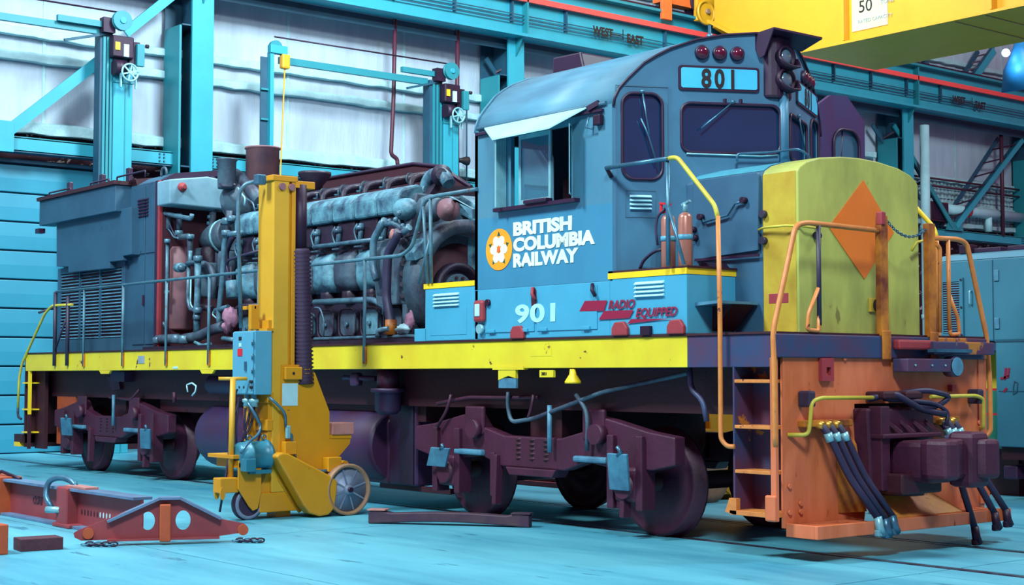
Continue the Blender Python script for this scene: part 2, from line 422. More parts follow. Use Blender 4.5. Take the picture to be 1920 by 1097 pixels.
# crane runway beam
rw = thing('crane_runway_beam', (-20.2, 16, 9.85), 'long teal crane runway girder marked WEST EAST across the hall', 'girder')
MB().box(-20.25, -20.22, -6, 42, 9.9, 11.2).build('web', 'cyan_paint', rw)
MB().box(-20.5, -20.0, -6, 42, 9.85, 9.92).build('bottom_flange', 'cyan_paint', rw)
MB().box(-20.5, -19.95, -6, 42, 11.15, 11.22).build('top_flange', 'teal', rw)
MB().box(-20.29, -20.21, -6, 42, 11.22, 11.36).build('crane_rail', 'dark_metal', rw)
MB().box(-20.9, -20.62, -6, 42, 9.70, 9.86).build('rear_channel', 'teal_dark', rw)
MB().box(-20.60, -20.57, -6, 42, 9.60, 9.72).build('rear_angle', 'teal_dark', rw)
for z in (10.20, 10.29, 10.38): MB().box(-20.14, -20.12, -6, 42, z, z+.025).build('conductor_bar', 'teal_dark', rw)
MB().box(-20.13, -20.02, -6, 42, 10.72, 10.86).build('red_conductor_cover', 'red_rail', rw, label='coral red conductor cover')
for k in range(26):
    y = -4+k*1.75
    MB().box(-20.22, -20.1, y, y+.04, 10.2, 10.74).build('hanger', 'teal_dark', rw) if not any(abs(y-q_) < .9 for q_ in (16.9, 33.6)) else None
for y in (5.35, 13.9, 22.35, 29.7, 37.1):
    MB().box(-20.22, -20.02, y, y+.05, 9.92, 11.15).build('web_stiffener', 'teal', rw)
for (uw, vw, ue, ve) in ((1109, 68, 1172, 79), (1783, 192, 1825, 200)):
    pw, pe_ = P(uw, vw, 'x', -20.11), P(ue, ve, 'x', -20.11); y = pw[1]; ye_ = pe_[1]; zw = 10.24
    text('WEST', (-20.04, y, zw), .30, FRONT, 'ink_black', rw, off=.014, sp=1.05, sx=.85)
    MB().box(-20.11, -20.105, y+.66, ye_-.12, zw+.09, zw+.12).build('marking_line', 'ink_black', rw)
    MB().box(-20.11, -20.105, ye_-.09, ye_-.06, zw+.0, zw+.28).build('marking_line', 'ink_black', rw)
    text('EAST', (-20.04, ye_, zw-.04), .30, FRONT, 'ink_black', rw, off=.014, sp=1.05, sx=.85)

# braces
def brace(name, a, b, wd, mat, label, laced=False, grp=None):
    t = thing(name, tuple((Vector(a)+Vector(b))/2), label, 'brace', grp)
    a, b = Vector(a), Vector(b)
    m = MB(); m.bar(a, b, .03, wd, up=(1,0,0)) if False else None
    MB().bar(a, b, .05, wd, up=(0, 1, 0) if abs((b-a).normalized().z) < .2 else (0,0,1)).build('chord', mat, t)
    MB().bar(a+Vector((-.10,0,wd*.45)), b+Vector((-.10,0,wd*.45)), .2, .03).build('leg_angle', 'teal_dark', t)
    if laced:
        off = Vector((-.02, 0, 0))+Vector((0, laced, .0)); a2, b2 = a+off+Vector((-.35,0,0)), b+off*0.4+Vector((-.35,0,0))
        MB().bar(a2, b2, .05, wd*.8).build('chord', 'teal_dark', t)
        for k in range(6):
            h = (k+.3)/6.4; h2 = h+.09
            MB().bar(a.lerp(b, h), a2.lerp(b2, min(1, h2)), .03, .05).build('lacing', 'dark_metal', t)
    return t
b1 = brace('diagonal_brace', P(10, 250, 'x', -20.6), P(215, 92, 'x', -20.6), .22, 'cyan_paint', 'cyan diagonal brace rising from the left picture edge to the first door post')
b2 = brace('diagonal_brace', P(235, 62, 'x', -20.6), P(325, -10, 'x', -20.6), .20, 'cyan_paint', 'short cyan diagonal brace above the first door post reaching the tall column')
MB().box(-20.62, -20.56, P(-20, 260, 'x', -20.6)[1], P(25, 260, 'x', -20.6)[1], 5.9, 6.5).build('gusset', 'cyan_paint', b1)
VB = P(1790, 425, 'x', -20.6)
vl = brace('diagonal_brace', P(1676, 235, 'x', -20.6), (VB[0], VB[1]-.1, VB[2]), .16, 'teal', 'left arm of the laced V brace behind the handrails right of the nose', laced=-.6)
vr = brace('diagonal_brace', P(1918, 262, 'x', -20.6), (VB[0], VB[1]+.1, VB[2]), .17, 'cyan_paint', 'right arm of the laced V brace at the right picture edge', laced=-.9)
MB().prism([(VB[1]-.45, VB[2]-.12), (VB[1]+.5, VB[2]-.12), (VB[1]+.35, VB[2]+.15), (VB[1]-.3, VB[2]+.15)], 'x', -20.64, -20.6).build('gusset', 'teal', vr)
brace('diagonal_brace', P(958, 110, 'x', -20.6), P(1060, 300, 'x', -20.6), .15, 'teal', 'laced diagonal brace just right of the column behind the cab roof', laced=-.5)
brace('diagonal_brace', P(1262, -15, 'x', -20.65), P(1180, 92, 'x', -20.65), .20, 'teal_dark', 'grey brace above the runway left of the orange crane bracket')
brace('diagonal_brace', P(1000, -10, 'x', -20.65), P(1080, 60, 'x', -20.65), .12, 'teal_dark', 'thin brace above the red rail left of the cab roof')
brace('diagonal_brace', P(1865, 95, 'x', -20.65), P(1808, 175, 'x', -20.65), .22, 'cyan_paint', 'laced brace under the yellow crane girder left of the lit lamp', laced=-.4)
brace('diagonal_brace', P(1735, 115, 'x', -20.65), P(1765, 160, 'x', -20.65), .14, 'teal_dark', 'small brace peeking out under the crane soffit above the red rail')

# ------------------------------------------------------------------ door operator posts
def operator_post(u0, um, u1, vtop, label, glabel):
    X = -20.0
    ya, ym, yb = P(u0, 300, 'x', X)[1], P(um, 300, 'x', X)[1], P(u1, 300, 'x', X)[1]
    zt = P(um, vtop, 'x', X)[2]
    t = thing('door_post', (X, (ya+yb)/2, 0), label, 'post', 'cyan door operator posts')
    MB().box(X-.32, X-.06, ya, ym, 0, zt+.1).build('rear_channel', 'teal_dark', t)
    for k in range(3):
        y = ya+(ym-ya)*(.2+.28*k); MB().box(X-.07, X-.02, y, y+.05, 0, zt).build('guide_rail', 'teal', t)
    MB().box(X-.14, X, ym, yb, 0, zt-.35).build('front_cover', 'cyan_paint', t, bevel=.01)
    MB().box(X-.0, X+.012, ym+.24, ym+.26, 0, zt-.7).build('cover_seam', 'teal', t)
    MB().box(X-.02, X+.02, ym-.01, yb+.02, zt-.9, zt-.86).build('cover_collar', 'teal', t)
    MB().box(X-.05, X+.18, ym-.1, ym+.35, zt-.42, zt+.02).build('gearbox', 'dark_metal', t, bevel=.03)
    MB().cyl((X+.1, ym-.05, zt-.62), (X+.1, ym+.2, zt-.62), .16, n=20).build('motor', 'dark_metal', t)
    MB().box(X+.1, X+.2, yb+.0, yb+.16, zt-.55, zt-.1).build('control_box', 'teal', t, bevel=.01)
    MB().box(X+.0, X+.1, yb-.12, yb+.1, zt-.5, zt-.05).build('box_back', 'dark_metal', t)
    MB().cyl((X+.15, yb+.2, zt-.12), (X+.15, yb+.26, zt-.12), .04, n=10).build('knob', 'dark_metal', t)
    MB().box(X+.18, X+.2, ym-.06, ym+.04, zt-.28, zt-.12).build('warning_label', 'yellow_flat', t)
    MB().box(X+.18, X+.22, ym+.12, ym+.22, zt-.4, zt-.15).build('tag', 'paper_white', t)
    # hand wheel
    hz = zt-.72; hy = ym+.22; hx = X+.28
    hw = MB(); ring = [(hx, hy+.17*math.cos(2*PI*k/24), hz+.17*math.sin(2*PI*k/24)) for k in range(25)]; hw.tube(ring, .022, 8)
    for k in range(3):
        a = PI*k/3+.3; hw.bar((hx, hy-.17*math.cos(a), hz-.17*math.sin(a)), (hx, hy+.17*math.cos(a), hz+.17*math.sin(a)), .02, .03)
    hw.cyl((hx-.15, hy, hz), (hx+.03, hy, hz), .035, n=10); hw.build('hand_wheel', 'steel_light', t)
    for s in (-.16, .16): MB().bar((X+.2, hy+s, hz-.3), (X+.2, hy+s, hz-.02), .03, .05).build('wheel_bracket', 'steel_light', t)
    # pulley
    py = ym+.08; pz = zt+.32
    pl = MB().lathe((X+.12, py, pz), (1,0,0), [(0, .2), (.03, .2), (.04, .16), (.07, .16), (.08, .2), (.11, .2)], 28).build('pulley', 'teal', t)
    MB().cyl((X+.05, py, pz), (X+.26, py, pz), .06, n=14).build('hub', 'cyan_paint', pl)
    MB().box(X-.1, X+.1, py-.35, py-.1, pz-.25, pz+.05).build('pulley_bracket', 'dark_metal', t)
    MB().box(X-.1, X, py-1.25, py-.15, pz-.14, pz-.02).build('top_arm', 'teal', t)
    MB().bar((X-.05, py-1.1, pz-.5), (X-.05, py-.2, pz-.25), .06, .05).build('strut', 'teal_dark', t)
    return X, ya, yb, zt, py, pz
A = operator_post(187, 211, 247, 70, 'cyan door post with hand wheel and pulley, nearest the left picture edge', '')
B = operator_post(808, 832, 860, 160, 'cyan door post with hand wheel and pulley, left of the locomotive cab', '')
def rod(name, pts, r, mat, label, cat, grp=None, n=8, rad=0): return MB().tube(pts, r, n, rad).build(name, mat, None, at=pts[0], label=label, category=cat) if False else setp(MB().tube(pts, r, n, rad).build(name, mat, None, at=pts[0]), label, cat, grp)
X = -20.0
setp(MB().box(X-.2, X-.1, -3, A[1]+.0, A[3]+.05, A[3]+.19).build('door_header_bar', 'teal', None, at=(X, -1, A[3]+.1)), 'teal header bar running left from the first hand wheel post', 'beam')
y0 = P(530, 115, 'x', X)[1]
setp(MB().box(X-.2, X-.1, y0, B[1]-.02, A[3]-.0, A[3]+.15).build('door_header_bar', 'teal', None, at=(X, 8, A[3])), 'teal header bar from the thin post to the second hand wheel post', 'beam')
rod('drive_chain', [(X+.1, -3, A[5]+.18), (X+.1, A[4], A[5]+.18)], .018, 'dark_metal', 'thin dark drive line above the header bar at the left edge', 'chain')
rod('drive_chain', [(X+.1, P(510, 92, 'x', X)[1], A[5]+.19), (X+.1, B[4], B[5]+.18)], .018, 'dark_metal', 'thin dark drive line from the thin post to the second pulley', 'chain')
tp = thing('channel_post', (X, 6.5, 0), 'thin cyan channel post left of the yellow pendant box', 'post')
ya, yb = P(488, 200, 'x', X)[1], P(508, 200, 'x', X)[1]; zt = P(498, 98, 'x', X)[2]
MB().box(X-.02, X+.0, ya, yb, 0, zt-.1).build('web', 'teal_dark', tp)
MB().box(X-.02, X+.12, yb-.09, yb, 0, zt).build('front_flange', 'cyan_paint', tp)
for k in range(12): MB().box(X, X+.05, ya, yb-.05, .5+k*.65, .54+k*.65).build('rung', 'teal', tp)
MB().box(X, X+.15, yb-.1, yb+.32, zt-.02, zt+.16).build('end_arm', 'cyan_paint', tp, bevel=.01)
MB().lathe((X+.02, ya+.32, zt+.12), (1,0,0), [(0, .15), (.1, .15)], 20).build('end_pulley', 'teal', tp)
pd = thing('pendant_station', P(534, 118, 'x', -19.9), 'small yellow pendant box hanging beside the thin post', 'pendant')
pc = P(534, 116, 'x', -19.9)
MB().box(pc[0]-.08, pc[0]+.08, pc[1]-.1, pc[1]+.1, pc[2]-.16, pc[2]+.16).build('body', 'crane_yellow', pd, bevel=.04)
MB().cyl((pc[0], pc[1], pc[2]+.15), (pc[0], pc[1], pc[2]+.28), .03, n=8).build('hook', 'dark_metal', pd)
MB().tube([(pc[0], pc[1], pc[2]-.15), P(531, 200, 'x', -19.9), P(526, 320, 'x', -19.9), P(524, 420, 'x', -19.9)], .016, 6).build('pull_cord', 'crane_yellow', pd)
setp(MB().tube([P(741, 20, 'x', -20.6), P(738, 180, 'x', -20.6), P(733, 290, 'x', -20.6), P(745, 298, 'x', -20.6), P(745, 310, 'x', -20.6), P(758, 316, 'x', -20.6)], .05, 10, .1).build('drop_pipe', 'pipe_maroon', None, at=P(741, 20, 'x', -20.6)), 'thin dark drop pipe bending near its foot above the engine', 'pipe')
setp(MB().tube([P(858, 50, 'x', -20.6), P(857, 200, 'x', -20.6), P(857, 340, 'x', -20.6)], .055, 10).build('drop_pipe', 'pipe_maroon', None, at=P(858, 50, 'x', -20.6)), 'dark vertical pipe directly behind the second hand wheel', 'pipe')
for (u, lb) in ((875, 'thin grey conduit closest to the locomotive cab rear edge'),):
    rod('conduit', [P(u, 200, 'x', -20.9), P(u, 345, 'x', -20.9)], .02, 'teal_dark', lb, 'conduit')
sp_ = thing('wall_siren', P(868, 301, 'x', -20.7), 'small dark horn on the wall left of the cab rear edge', 'horn')
q = P(868, 301, 'x', -20.7); MB().lathe((q[0], q[1]-.15, q[2]), (0,1,0), [(0, .05), (.1, .06), (.25, .11), (.3, .11), (.34, .05)], 16).build('body', 'ink_black', sp_)
MB().box(q[0]-.5, q[0], q[1]-.03, q[1]+.03, q[2]-.03, q[2]+.03).build('bracket', 'dark_metal', sp_)

# right bay pipework
q0 = P(1733, 235, 'x', -20.3); q1 = P(1731, 640, 'x', -20.3)
wp = thing('standpipe', (q0[0], q0[1], 0), 'pale vertical pipe just right of the yellow nose', 'pipe')
MB().cyl((q0[0], q0[1], 0), (q0[0], q0[1], 9.4), .15, n=16).build('pipe', 'pipe_white', wp)
for z in (3.3, 6.1): MB().cyl((q0[0], q0[1], z), (q0[0], q0[1], z+.14), .18, n=16).build('coupling', 'pipe_white', wp)
hp = thing('insulated_pipe', P(1800, 398, 'x', -20.9), 'fat white horizontal pipe with a red ring behind the V brace', 'pipe')
zz = P(1780, 393, 'x', -20.9)[2]
MB().cyl((-20.9, 30.5, zz), (-20.9, 36.6, zz), .17, n=14).build('pipe', 'pipe_white', hp)
MB().cyl((-20.9, P(1808, 393, 'x', -20.9)[1], zz), (-20.9, P(1815, 393, 'x', -20.9)[1], zz), .2, n=14).build('red_ring', 'red_bright', hp)
yv = P(1853, 393, 'x', -20.9)[1]; MB().cyl((-20.9, yv, zz-.6), (-20.9, yv, zz), .12, n=12).build('tee', 'pipe_white', hp)
for k, v in enumerate((338, 352)):
    z = P(1780, v, 'x', -20.9)[2]
    rod('wall_pipe', [(-20.95, 29.6, z), (-20.95, 36.8, z)], .035, 'pipe_maroon', ('upper' if k == 0 else 'lower')+' of two thin dark pipes running behind the V brace', 'pipe')
q = P(1878, 300, 'x', -20.7); rod('riser_pipe', [(q[0], q[1], 6.2), (q[0], q[1], 9.8)], .07, 'pipe_maroon', 'dark vertical riser pipe behind the right arm of the V brace', 'pipe')
q = P(1755, 395, 'x', -20.8)
bb = thing('wall_box', q, 'dark box mounted on the wall behind the chain post', 'box')
MB().box(q[0]-.2, q[0]+.1, q[1]-.4, q[1]+.55, q[2]-.35, q[2]+.28).build('body', 'pipe_maroon', bb, bevel=.02)
MB().box(q[0]+.1, q[0]+.13, q[1]-.35, q[1]+.5, q[2]-.3, q[2]+.23).build('door', 'dark_metal', bb, bevel=.02)

# ------------------------------------------------------------------ bridge crane
GY0, GY1, GZ = 19.5, 22.6, 9.6
br = thing('bridge_crane', (-10, 21, GZ), 'huge yellow overhead crane girder with fifty ton capacity plate', 'crane')
poly = [(-19.3, 10.95), (-18.6, 10.55), (-16.3, 9.62), (14, 9.62), (14, 13.6), (-19.3, 13.6)]
MB().prism(poly, 'y', GY0+.28, GY0+.31).build('near_web', 'crane_yellow', br)
MB().prism(poly, 'y', GY1-.31, GY1-.28).build('far_web', 'crane_yellow', br)
MB().prism([(-19.3, 10.9), (-18.6, 10.5), (-16.3, 9.56), (14, 9.56), (14, 9.62), (-16.25, 9.62), (-18.6, 10.58), (-19.3, 10.98)], 'y', GY0, GY1+.1).build('soffit_plate', 'crane_yellow', br)
MB().box(-19.3, 14, GY0, GY1+.1, 13.55, 13.62).build('top_plate', 'crane_yellow', br)
for x in (-14.85, -10.75, -6.6): MB().box(x-.03, x+.03, GY0+.06, GY0+.28, 9.66, 13.5).build('stiffener', 'crane_yellow', br)
for x in (-11.7, -10.9): MB().box(x-.015, x+.015, GY0+.1, GY1, 9.545, 9.56).build('soffit_joint', 'tyre_tan', br)
a = P(1594, -14, 'y', GY0+.27); b = P(1655, 44, 'y', GY0+.27)
pz0, pz1 = b[2], 11.25; pxa, pxb = a[0]+.05, b[0]+.15
sg = MB().box(pxa, pxb, GY0+.262, GY0+.28, pz0-.05, pz1).build('capacity_plate', 'sign_cream', br, label='cream capacity plate reading 50 tons')
text('50', (pxa+.2, GY0+.255, pz0+.38), .42, SIDE, 'ink_black', sg)
text('TONS', (pxa+.85, GY0+.255, pz0+.47), .15, SIDE, 'ink_grey', sg)
text('RATED CAPACITY', (pxa+.18, GY0+.255, pz0+.12), .125, SIDE, 'ink_grey', sg)
text('SERIAL NO.\nCR-28433', (pxa+.1, GY0+.255, pz0+1.02), .14, SIDE, 'ink_grey', sg)
text('P&H', (pxa+.78, GY0+.255, pz0+.95), .22, SIDE, 'ink_blue', sg, off=.008)
# end truck
et = thing('crane_end_carriage', (-20.2, 19.9, 11.36), 'yellow and orange crane end carriage rolling on the runway rail', 'crane')
MB().box(-20.45, -20.0, 19.9, 24.6, 11.45, 12.1).build('carriage_beam', 'crane_yellow', et, bevel=.03)
MB().box(-20.38, -20.06, 18.55, 20.2, 11.46, 11.72).build('bumper_arm', 'crane_orange', et)
MB().box(-20.0, -19.9, 18.45, 18.8, 10.96, 12.6).build('bumper_plate', 'crane_orange', et, bevel=.01)
MB().box(-20.05, -19.9, 19.75, 20.55, 11.1, 11.75).build('wheel_box', 'crane_yellow', et, bevel=.03)
MB().lathe((-20.35, 20.0, 11.65), (1,0,0), [(0, .36), (.1, .36), (.1, .29), (.28, .29), (.28, .36), (.34, .36)], 26).build('carriage_wheel', 'dark_metal', et)
MB().lathe((-19.9, 20.05, 11.35), (1,0,0), [(0, .34), (.08, .34), (.08, .27), (.05, .27)], 26).build('wheel_guard', 'crane_yellow', et)
MB().cyl((-19.9, 20.08, 11.38), (-19.78, 20.08, 11.38), .07, n=12).build('axle_cap', 'tyre_tan', et)
MB().prism([(20.4, 11.0), (21.8, 10.6), (21.8, 11.5), (20.4, 11.5)], 'x', -19.95, -19.88).build('end_plate', 'crane_yellow', et)
for k in range(5): MB().cyl((-19.88, 20.5, 11.08+k*.1), (-19.84, 20.5, 11.08+k*.1), .025, n=8).build('bolt', 'tyre_tan', et)

# high bay lamp in view at right
q = P(1886, 99, 'x', -15.0)
hl = thing('high_bay_light', q, 'lit blue high bay lamp under the crane girder at the right edge', 'lamp')
MB().ball(q, .11, 12).build('bulb', 'lamp_glow', hl)
MB().lathe((q[0]+.1, q[1]+.55, q[2]-.05), (0, -.2, 1), [(-.9, .62), (-.3, .5), (.1, .25), (.4, .12)], 24).build('shade', 'lamp_shade', hl)
MB().cyl((q[0]+.1, q[1]+.5, q[2]+.2), (q[0]+.1, q[1]+.5, 14), .03, n=8).build('drop_rod', 'dark_metal', hl)
l = bpy.data.lights.new('bulb_light', 'POINT'); l.energy = 25; l.color = (.4, .8, 1); l.shadow_soft_size = .15
lo = bpy.data.objects.new('bulb_light', l); COL.objects.link(lo); lo.location = (q[0]+.3, q[1]-.2, q[2]-.3)
# ================================================================== LOCOMOTIVE
CY = 1.51; DK = 1.9; XR = -16.38
loco = thing('locomotive', (-8.2, CY, 0), 'blue and yellow road switcher locomotive numbered 801 with its engine exposed', 'locomotive')
# ---- frame and sills
MB().box(-12.3, -5.6, .45, 2.5, 1.02, 1.3).build('dark_filler', 'black_maroon', loco)  # dark box added to darken the see-through gap between frame and tank
MB().box(XR+.1, -.1, .35, 2.67, 1.20, 1.86).build('underframe', 'black_maroon', loco)
MB().box(XR+.1, -.1, .05, 2.97, 1.86, DK).build('deck_plate', 'beam_dirty', loco)
for y0_, y1_ in ((0, .04), (2.98, 3.02)):
    MB().box(XR, -1.02, y0_, y1_, 1.62, DK).build('side_sill', 'sill_yellow', loco, bevel=.006)
    MB().box(-1.02, 0, y0_, y1_, 1.62, DK).build('sill_end', 'beam_dirty', loco, bevel=.006)
MB().box(XR, 0, -.015, 3.035, DK, DK+.02).build('deck_edge', 'black_maroon', loco)
# hangers under the sill
MB().box(-3.80, -3.30, -.01, .05, 1.605, 1.64).build('jacking_flange', 'sill_yellow', loco)
MB().prism([(-3.71, 1.62), (-3.43, 1.62), (-3.43, 1.52), (-3.55, 1.545), (-3.71, 1.50)], 'y', -.005, .03).build('jacking_pad', 'sill_yellow', loco)
MB().box(-3.71, -3.43, .0, .028, 1.42, 1.52).build('pad_foot', 'plate_blue', loco)
MB().box(-3.06, -2.85, .0, .03, 1.53, 1.60).build('sill_tag', 'sill_yellow', loco)
text('3801', (-3.03, -.003, 1.55), .045, SIDE, 'ink_black', loco)
MB().lathe((-2.58, .02, 1.61), (0, 0, -1), [(0, .03), (.05, .035), (.12, .08), (.14, .08)], 14).build('step_light', 'stripe_yellow', loco)
MB().box(-12.1, -11.9, -.008, .0, 1.72, 1.83).build('data_tag', 'ink_grey', loco)
MB().box(-11.0, -10.85, -.006, .0, 1.64, 1.67).build('data_tag', 'paper_white', loco)
MB().box(-3.20, -2.87, -.003, .0, 1.74, 1.83).build('worn_patch', 'sill_yellow', loco)
for x in (-13.45, -10.2): MB().prism([(x, 1.62), (x+.4, 1.62), (x+.34, 1.57), (x+.06, 1.57)], 'y', -.003, .03).build('jacking_pad', 'sill_yellow', loco)

# ---- cab
PR = [(0, 4.10), (.012, 4.18), (.05, 4.27), (.13, 4.37), (.267, 4.52), (.38, 4.60), (.5, 4.67), (.73, 4.765), (.97, 4.82), (1.25, 4.85), (1.51, 4.857)]
PR = PR + [(2*CY-y, z) for y, z in reversed(PR[:-1])]
XC0, XC1, XA = -4.11, -1.99, -1.18       # cab rear, cab front corner, point of the V front
xf = lambda y: XC1 + (XA-XC1)*(1-abs(y-CY)/CY)
SL = math.hypot(CY, XA-XC1); ANG = math.atan2(CY, XA-XC1)
cab = MB()
n = len(PR)
vs = [(XC0, y, z) for y, z in PR]+[(xf(y)+.02, y, z) for y, z in PR]
vs += [(XC0, y+(.05 if y < CY else -.05), z-.05) for y, z in PR]+[(xf(y)-.04, y+(.05 if y < CY else -.05), z-.05) for y, z in PR]
fs = []
for i in range(n-1):
    fs += [(i, i+1, n+i+1, n+i), (2*n+i, 3*n+i, 3*n+i+1, 2*n+i+1), (n+i, n+i+1, 3*n+i+1, 3*n+i), (i, 2*n+i, 2*n+i+1, i+1)]
MB().add(vs, fs, True).build('cab_roof', 'loco_roof', loco)
RIM = [(xf(y)+.022, y, z) for y, z in PR]
MB().tube(RIM, .013, 6).build('roof_rim', 'board_frame', loco)
MB().tube([(-4.05, -.012, 4.135), (-2.06, -.012, 4.135)], .02, 8).build('drip_rail', 'loco_grey', loco)
MB().tube([(XC0-.0, y, z) for y, z in PR], .012, 6).build('roof_seam', 'loco_roof', loco)
def yz_plate(x, t):
    return lambda a, b, w_: (x+w_*t, a, b)
# near side wall with window opening
win = rrect(-3.51, -2.575, 3.265, 3.99, .01, 2)
near = MB().plate([(XC0, 2.44), (XC1, 2.44), (XC1, 4.12), (XC0, 4.12)], [win], lambda a, b, w_: (a, w_, b), .05).build('cab_side', 'loco_blue', loco, label='near cab side with railway lettering')
far = MB().plate([(XC0, DK), (XC1, DK), (XC1, 4.12), (XC0, 4.12)], [win], lambda a, b, w_: (a, 3.02-w_, b), .05).build('cab_side', 'loco_blue', loco, label='far cab side')
MB().plate([(y, z) for y, z in PR]+[(3.02, DK), (0, DK)], [rrect(.35, 1.05, 3.3, 4.0, .1), rrect(1.95, 2.65, 3.3, 4.0, .1)], lambda a, b, w_: (XC0+w_, a, b), .05).build('cab_rear_wall', 'loco_blue', loco)
FL = lambda off: (lambda s, z, w_: (XC1+(XA-XC1)*s/SL-(w_+off)*CY/SL*1.0, CY*s/SL+(w_+off)*(XA-XC1)/SL, z))
FR = lambda off: (lambda s, z, w_: (XA+(XC1-XA)*s/SL-(w_+off)*CY/SL, CY+CY*s/SL-(w_+off)*(XA-XC1)/SL, z))
sy = SL/CY
profL = [(y*sy, z) for y, z in PR[:11]]
outL = [(0, 2.45)]+profL+[(SL, 2.45)]
dwin = rrect(.085*sy, .434*sy, 3.405, 4.225, .11, 6)
wsw = rrect(.60*sy, 1.475*sy, 3.675, 4.15, .09, 6)
MB().plate(outL, [dwin, wsw], FL(0), .05).build('cab_front_left', 'loco_front', loco, label='left facet of the V shaped cab front')
outR = [(SL-s, z) for s, z in outL]
dwinR = rrect(SL-.434*sy, SL-.085*sy, 3.405, 4.225, .11, 6); wswR = rrect(SL-1.30*sy, SL-.62*sy, 3.675, 4.12, .06, 6)
MB().plate(outR, [dwinR, wswR], FR(0), .05).build('cab_front_right', 'loco_front', loco, label='right facet of the V shaped cab front')
MB().tube([(XA+.0, CY, 3.5), (XA+.0, CY, 4.4)], .05, 12).build('front_pillar', 'loco_front', loco)
def framed(nm, F, loop, glassm='glass_dark', r=.016, rr=None, fm='board_frame'):
    pts = [F(-.012)(s, z, 0) for s, z in loop]; pts.append(pts[0])
    o = MB().tube(pts, r, 6, cap=False).build(nm, fm, loco)
    MB().plate(loop, [], F(.02), .008).build('pane', glassm, o)
    return o
f1 = framed('door_window', FL, dwin); f2 = framed('windshield', FL, wsw); framed('door_window', FR, dwinR); framed('windshield', FR, wswR)
# highlight on the windshield's lower gasket, painted in as a pale tube
MB().tube([FL(-.02)(s, z, 0) for s, z in ((.64*sy, 3.66), (1.3*sy, 3.655), (1.45*sy, 3.67))], .009, 6).build('gasket_highlight', 'steel_light', f2)
# wipers
def wiper(F, a, b, piv):
    w_ = MB().tube([F(-.03)(*a, 0), F(-.05)(*b, 0)], .008, 6); w_.ball(F(-.03)(*a, 0), .022, 8); w_.build('wiper', 'steel_blue', loco)
wiper(FL, (.255*sy, 4.24), (.31*sy, 3.82), 0)
MB().tube([FL(-.045)(*p, 0) for p in ((.24*sy, 3.98), (.30*sy, 3.83), (.385*sy, 3.52))], .008, 6).build('wiper', 'steel_blue', loco)
wiper(FL, (1.05*sy, 4.17), (.76*sy, 3.90), 0)
wiper(FR, (SL-1.02*sy, 4.14), (SL-.86*sy, 3.82), 0)
for s in (.98, 1.12): MB().box(*(lambda p: (p[0]-.01, p[0]+.02, p[1]-.01, p[1]+.01, p[2]-.02, p[2]+.02))(FL(-.01)(s*sy, 4.18, 0))).build('wiper_stud', 'board_frame', loco)
# marker lamps and number boards
for F, sg_, s0 in ((FL, 1, 0), (FR, -1, SL)):
    for y in ((.782, .937, 1.092) if sg_ > 0 else (.45, .60, .75)):
        s = s0+sg_*y*sy; zl = 4.64 if sg_ > 0 else 4.59; c = Vector(F(-.03)(s, zl, 0)); c2 = Vector(F(.02)(s, zl, 0)); nrm = (c-c2).normalized()
        o = MB().lathe(c2, nrm, [(0, .07), (.06, .07), (.07, .06)], 20).build('marker_lamp', 'board_frame', loco)
        MB().lathe(c2+nrm*.055, nrm, [(0, .056), (.02, .045), (.03, .02), (.032, .001)], 18).build('lens', 'lamp_red', o)
    a, b = sorted((s0+sg_*.575*sy, s0+sg_*1.29*sy)) if sg_ > 0 else (SL-1.02*sy, SL-.16*sy)
    lp = rrect(a, b, 4.272, 4.512, .03, 4)
    o = MB().plate(lp, [], F(-.02), .03).build('number_board', 'board_frame', loco, label='lit number board reading 801')
    MB().plate(rrect(a+.025, b-.025, 4.295, 4.489, .02, 4), [], F(-.026), .01).build('panel', 'board_cyan', o)
    rz = ANG if sg_ > 0 else PI-ANG
    text('801', F(-.029)((a+b)/2, 4.305, 0), .25, (PI/2, 0, rz), 'ink_black', o, name='numerals', off=.008, sx=.80, sp=1.32, align='CENTER')
# louvres on the cab door
for k in range(4):
    o = MB(); z = 3.255-k*.038
    o.add([FL(-.002)(.15*sy, z, 0), FL(-.002)(.335*sy, z, 0), FL(-.035)(.335*sy, z-.022, 0), FL(-.035)(.15*sy, z-.022, 0), FL(-.002)(.335*sy, z-.024, 0), FL(-.002)(.15*sy, z-.024, 0)],
          [(0, 1, 2, 3), (3, 2, 4, 5), (0, 3, 5), (1, 4, 2), (0, 5, 4, 1)]); o.build('louvre', 'white_paint', loco)
MB().plate([(.03*sy, 2.47), (.49*sy, 2.47), (.49*sy, 4.3), (.03*sy, 4.3)], [[(.036*sy, 2.48), (.484*sy, 2.48), (.484*sy, 4.29), (.036*sy, 4.29)]], FL(-.008), .01).build('door_edge', 'loco_grey', loco)
MB().plate([(.11*sy, 3.04), (.38*sy, 3.04), (.38*sy, 3.30), (.11*sy, 3.30)], [[(.116*sy, 3.046), (.374*sy, 3.046), (.374*sy, 3.294), (.116*sy, 3.294)]], FL(-.006), .01).build('louvre_edge', 'loco_grey', loco)
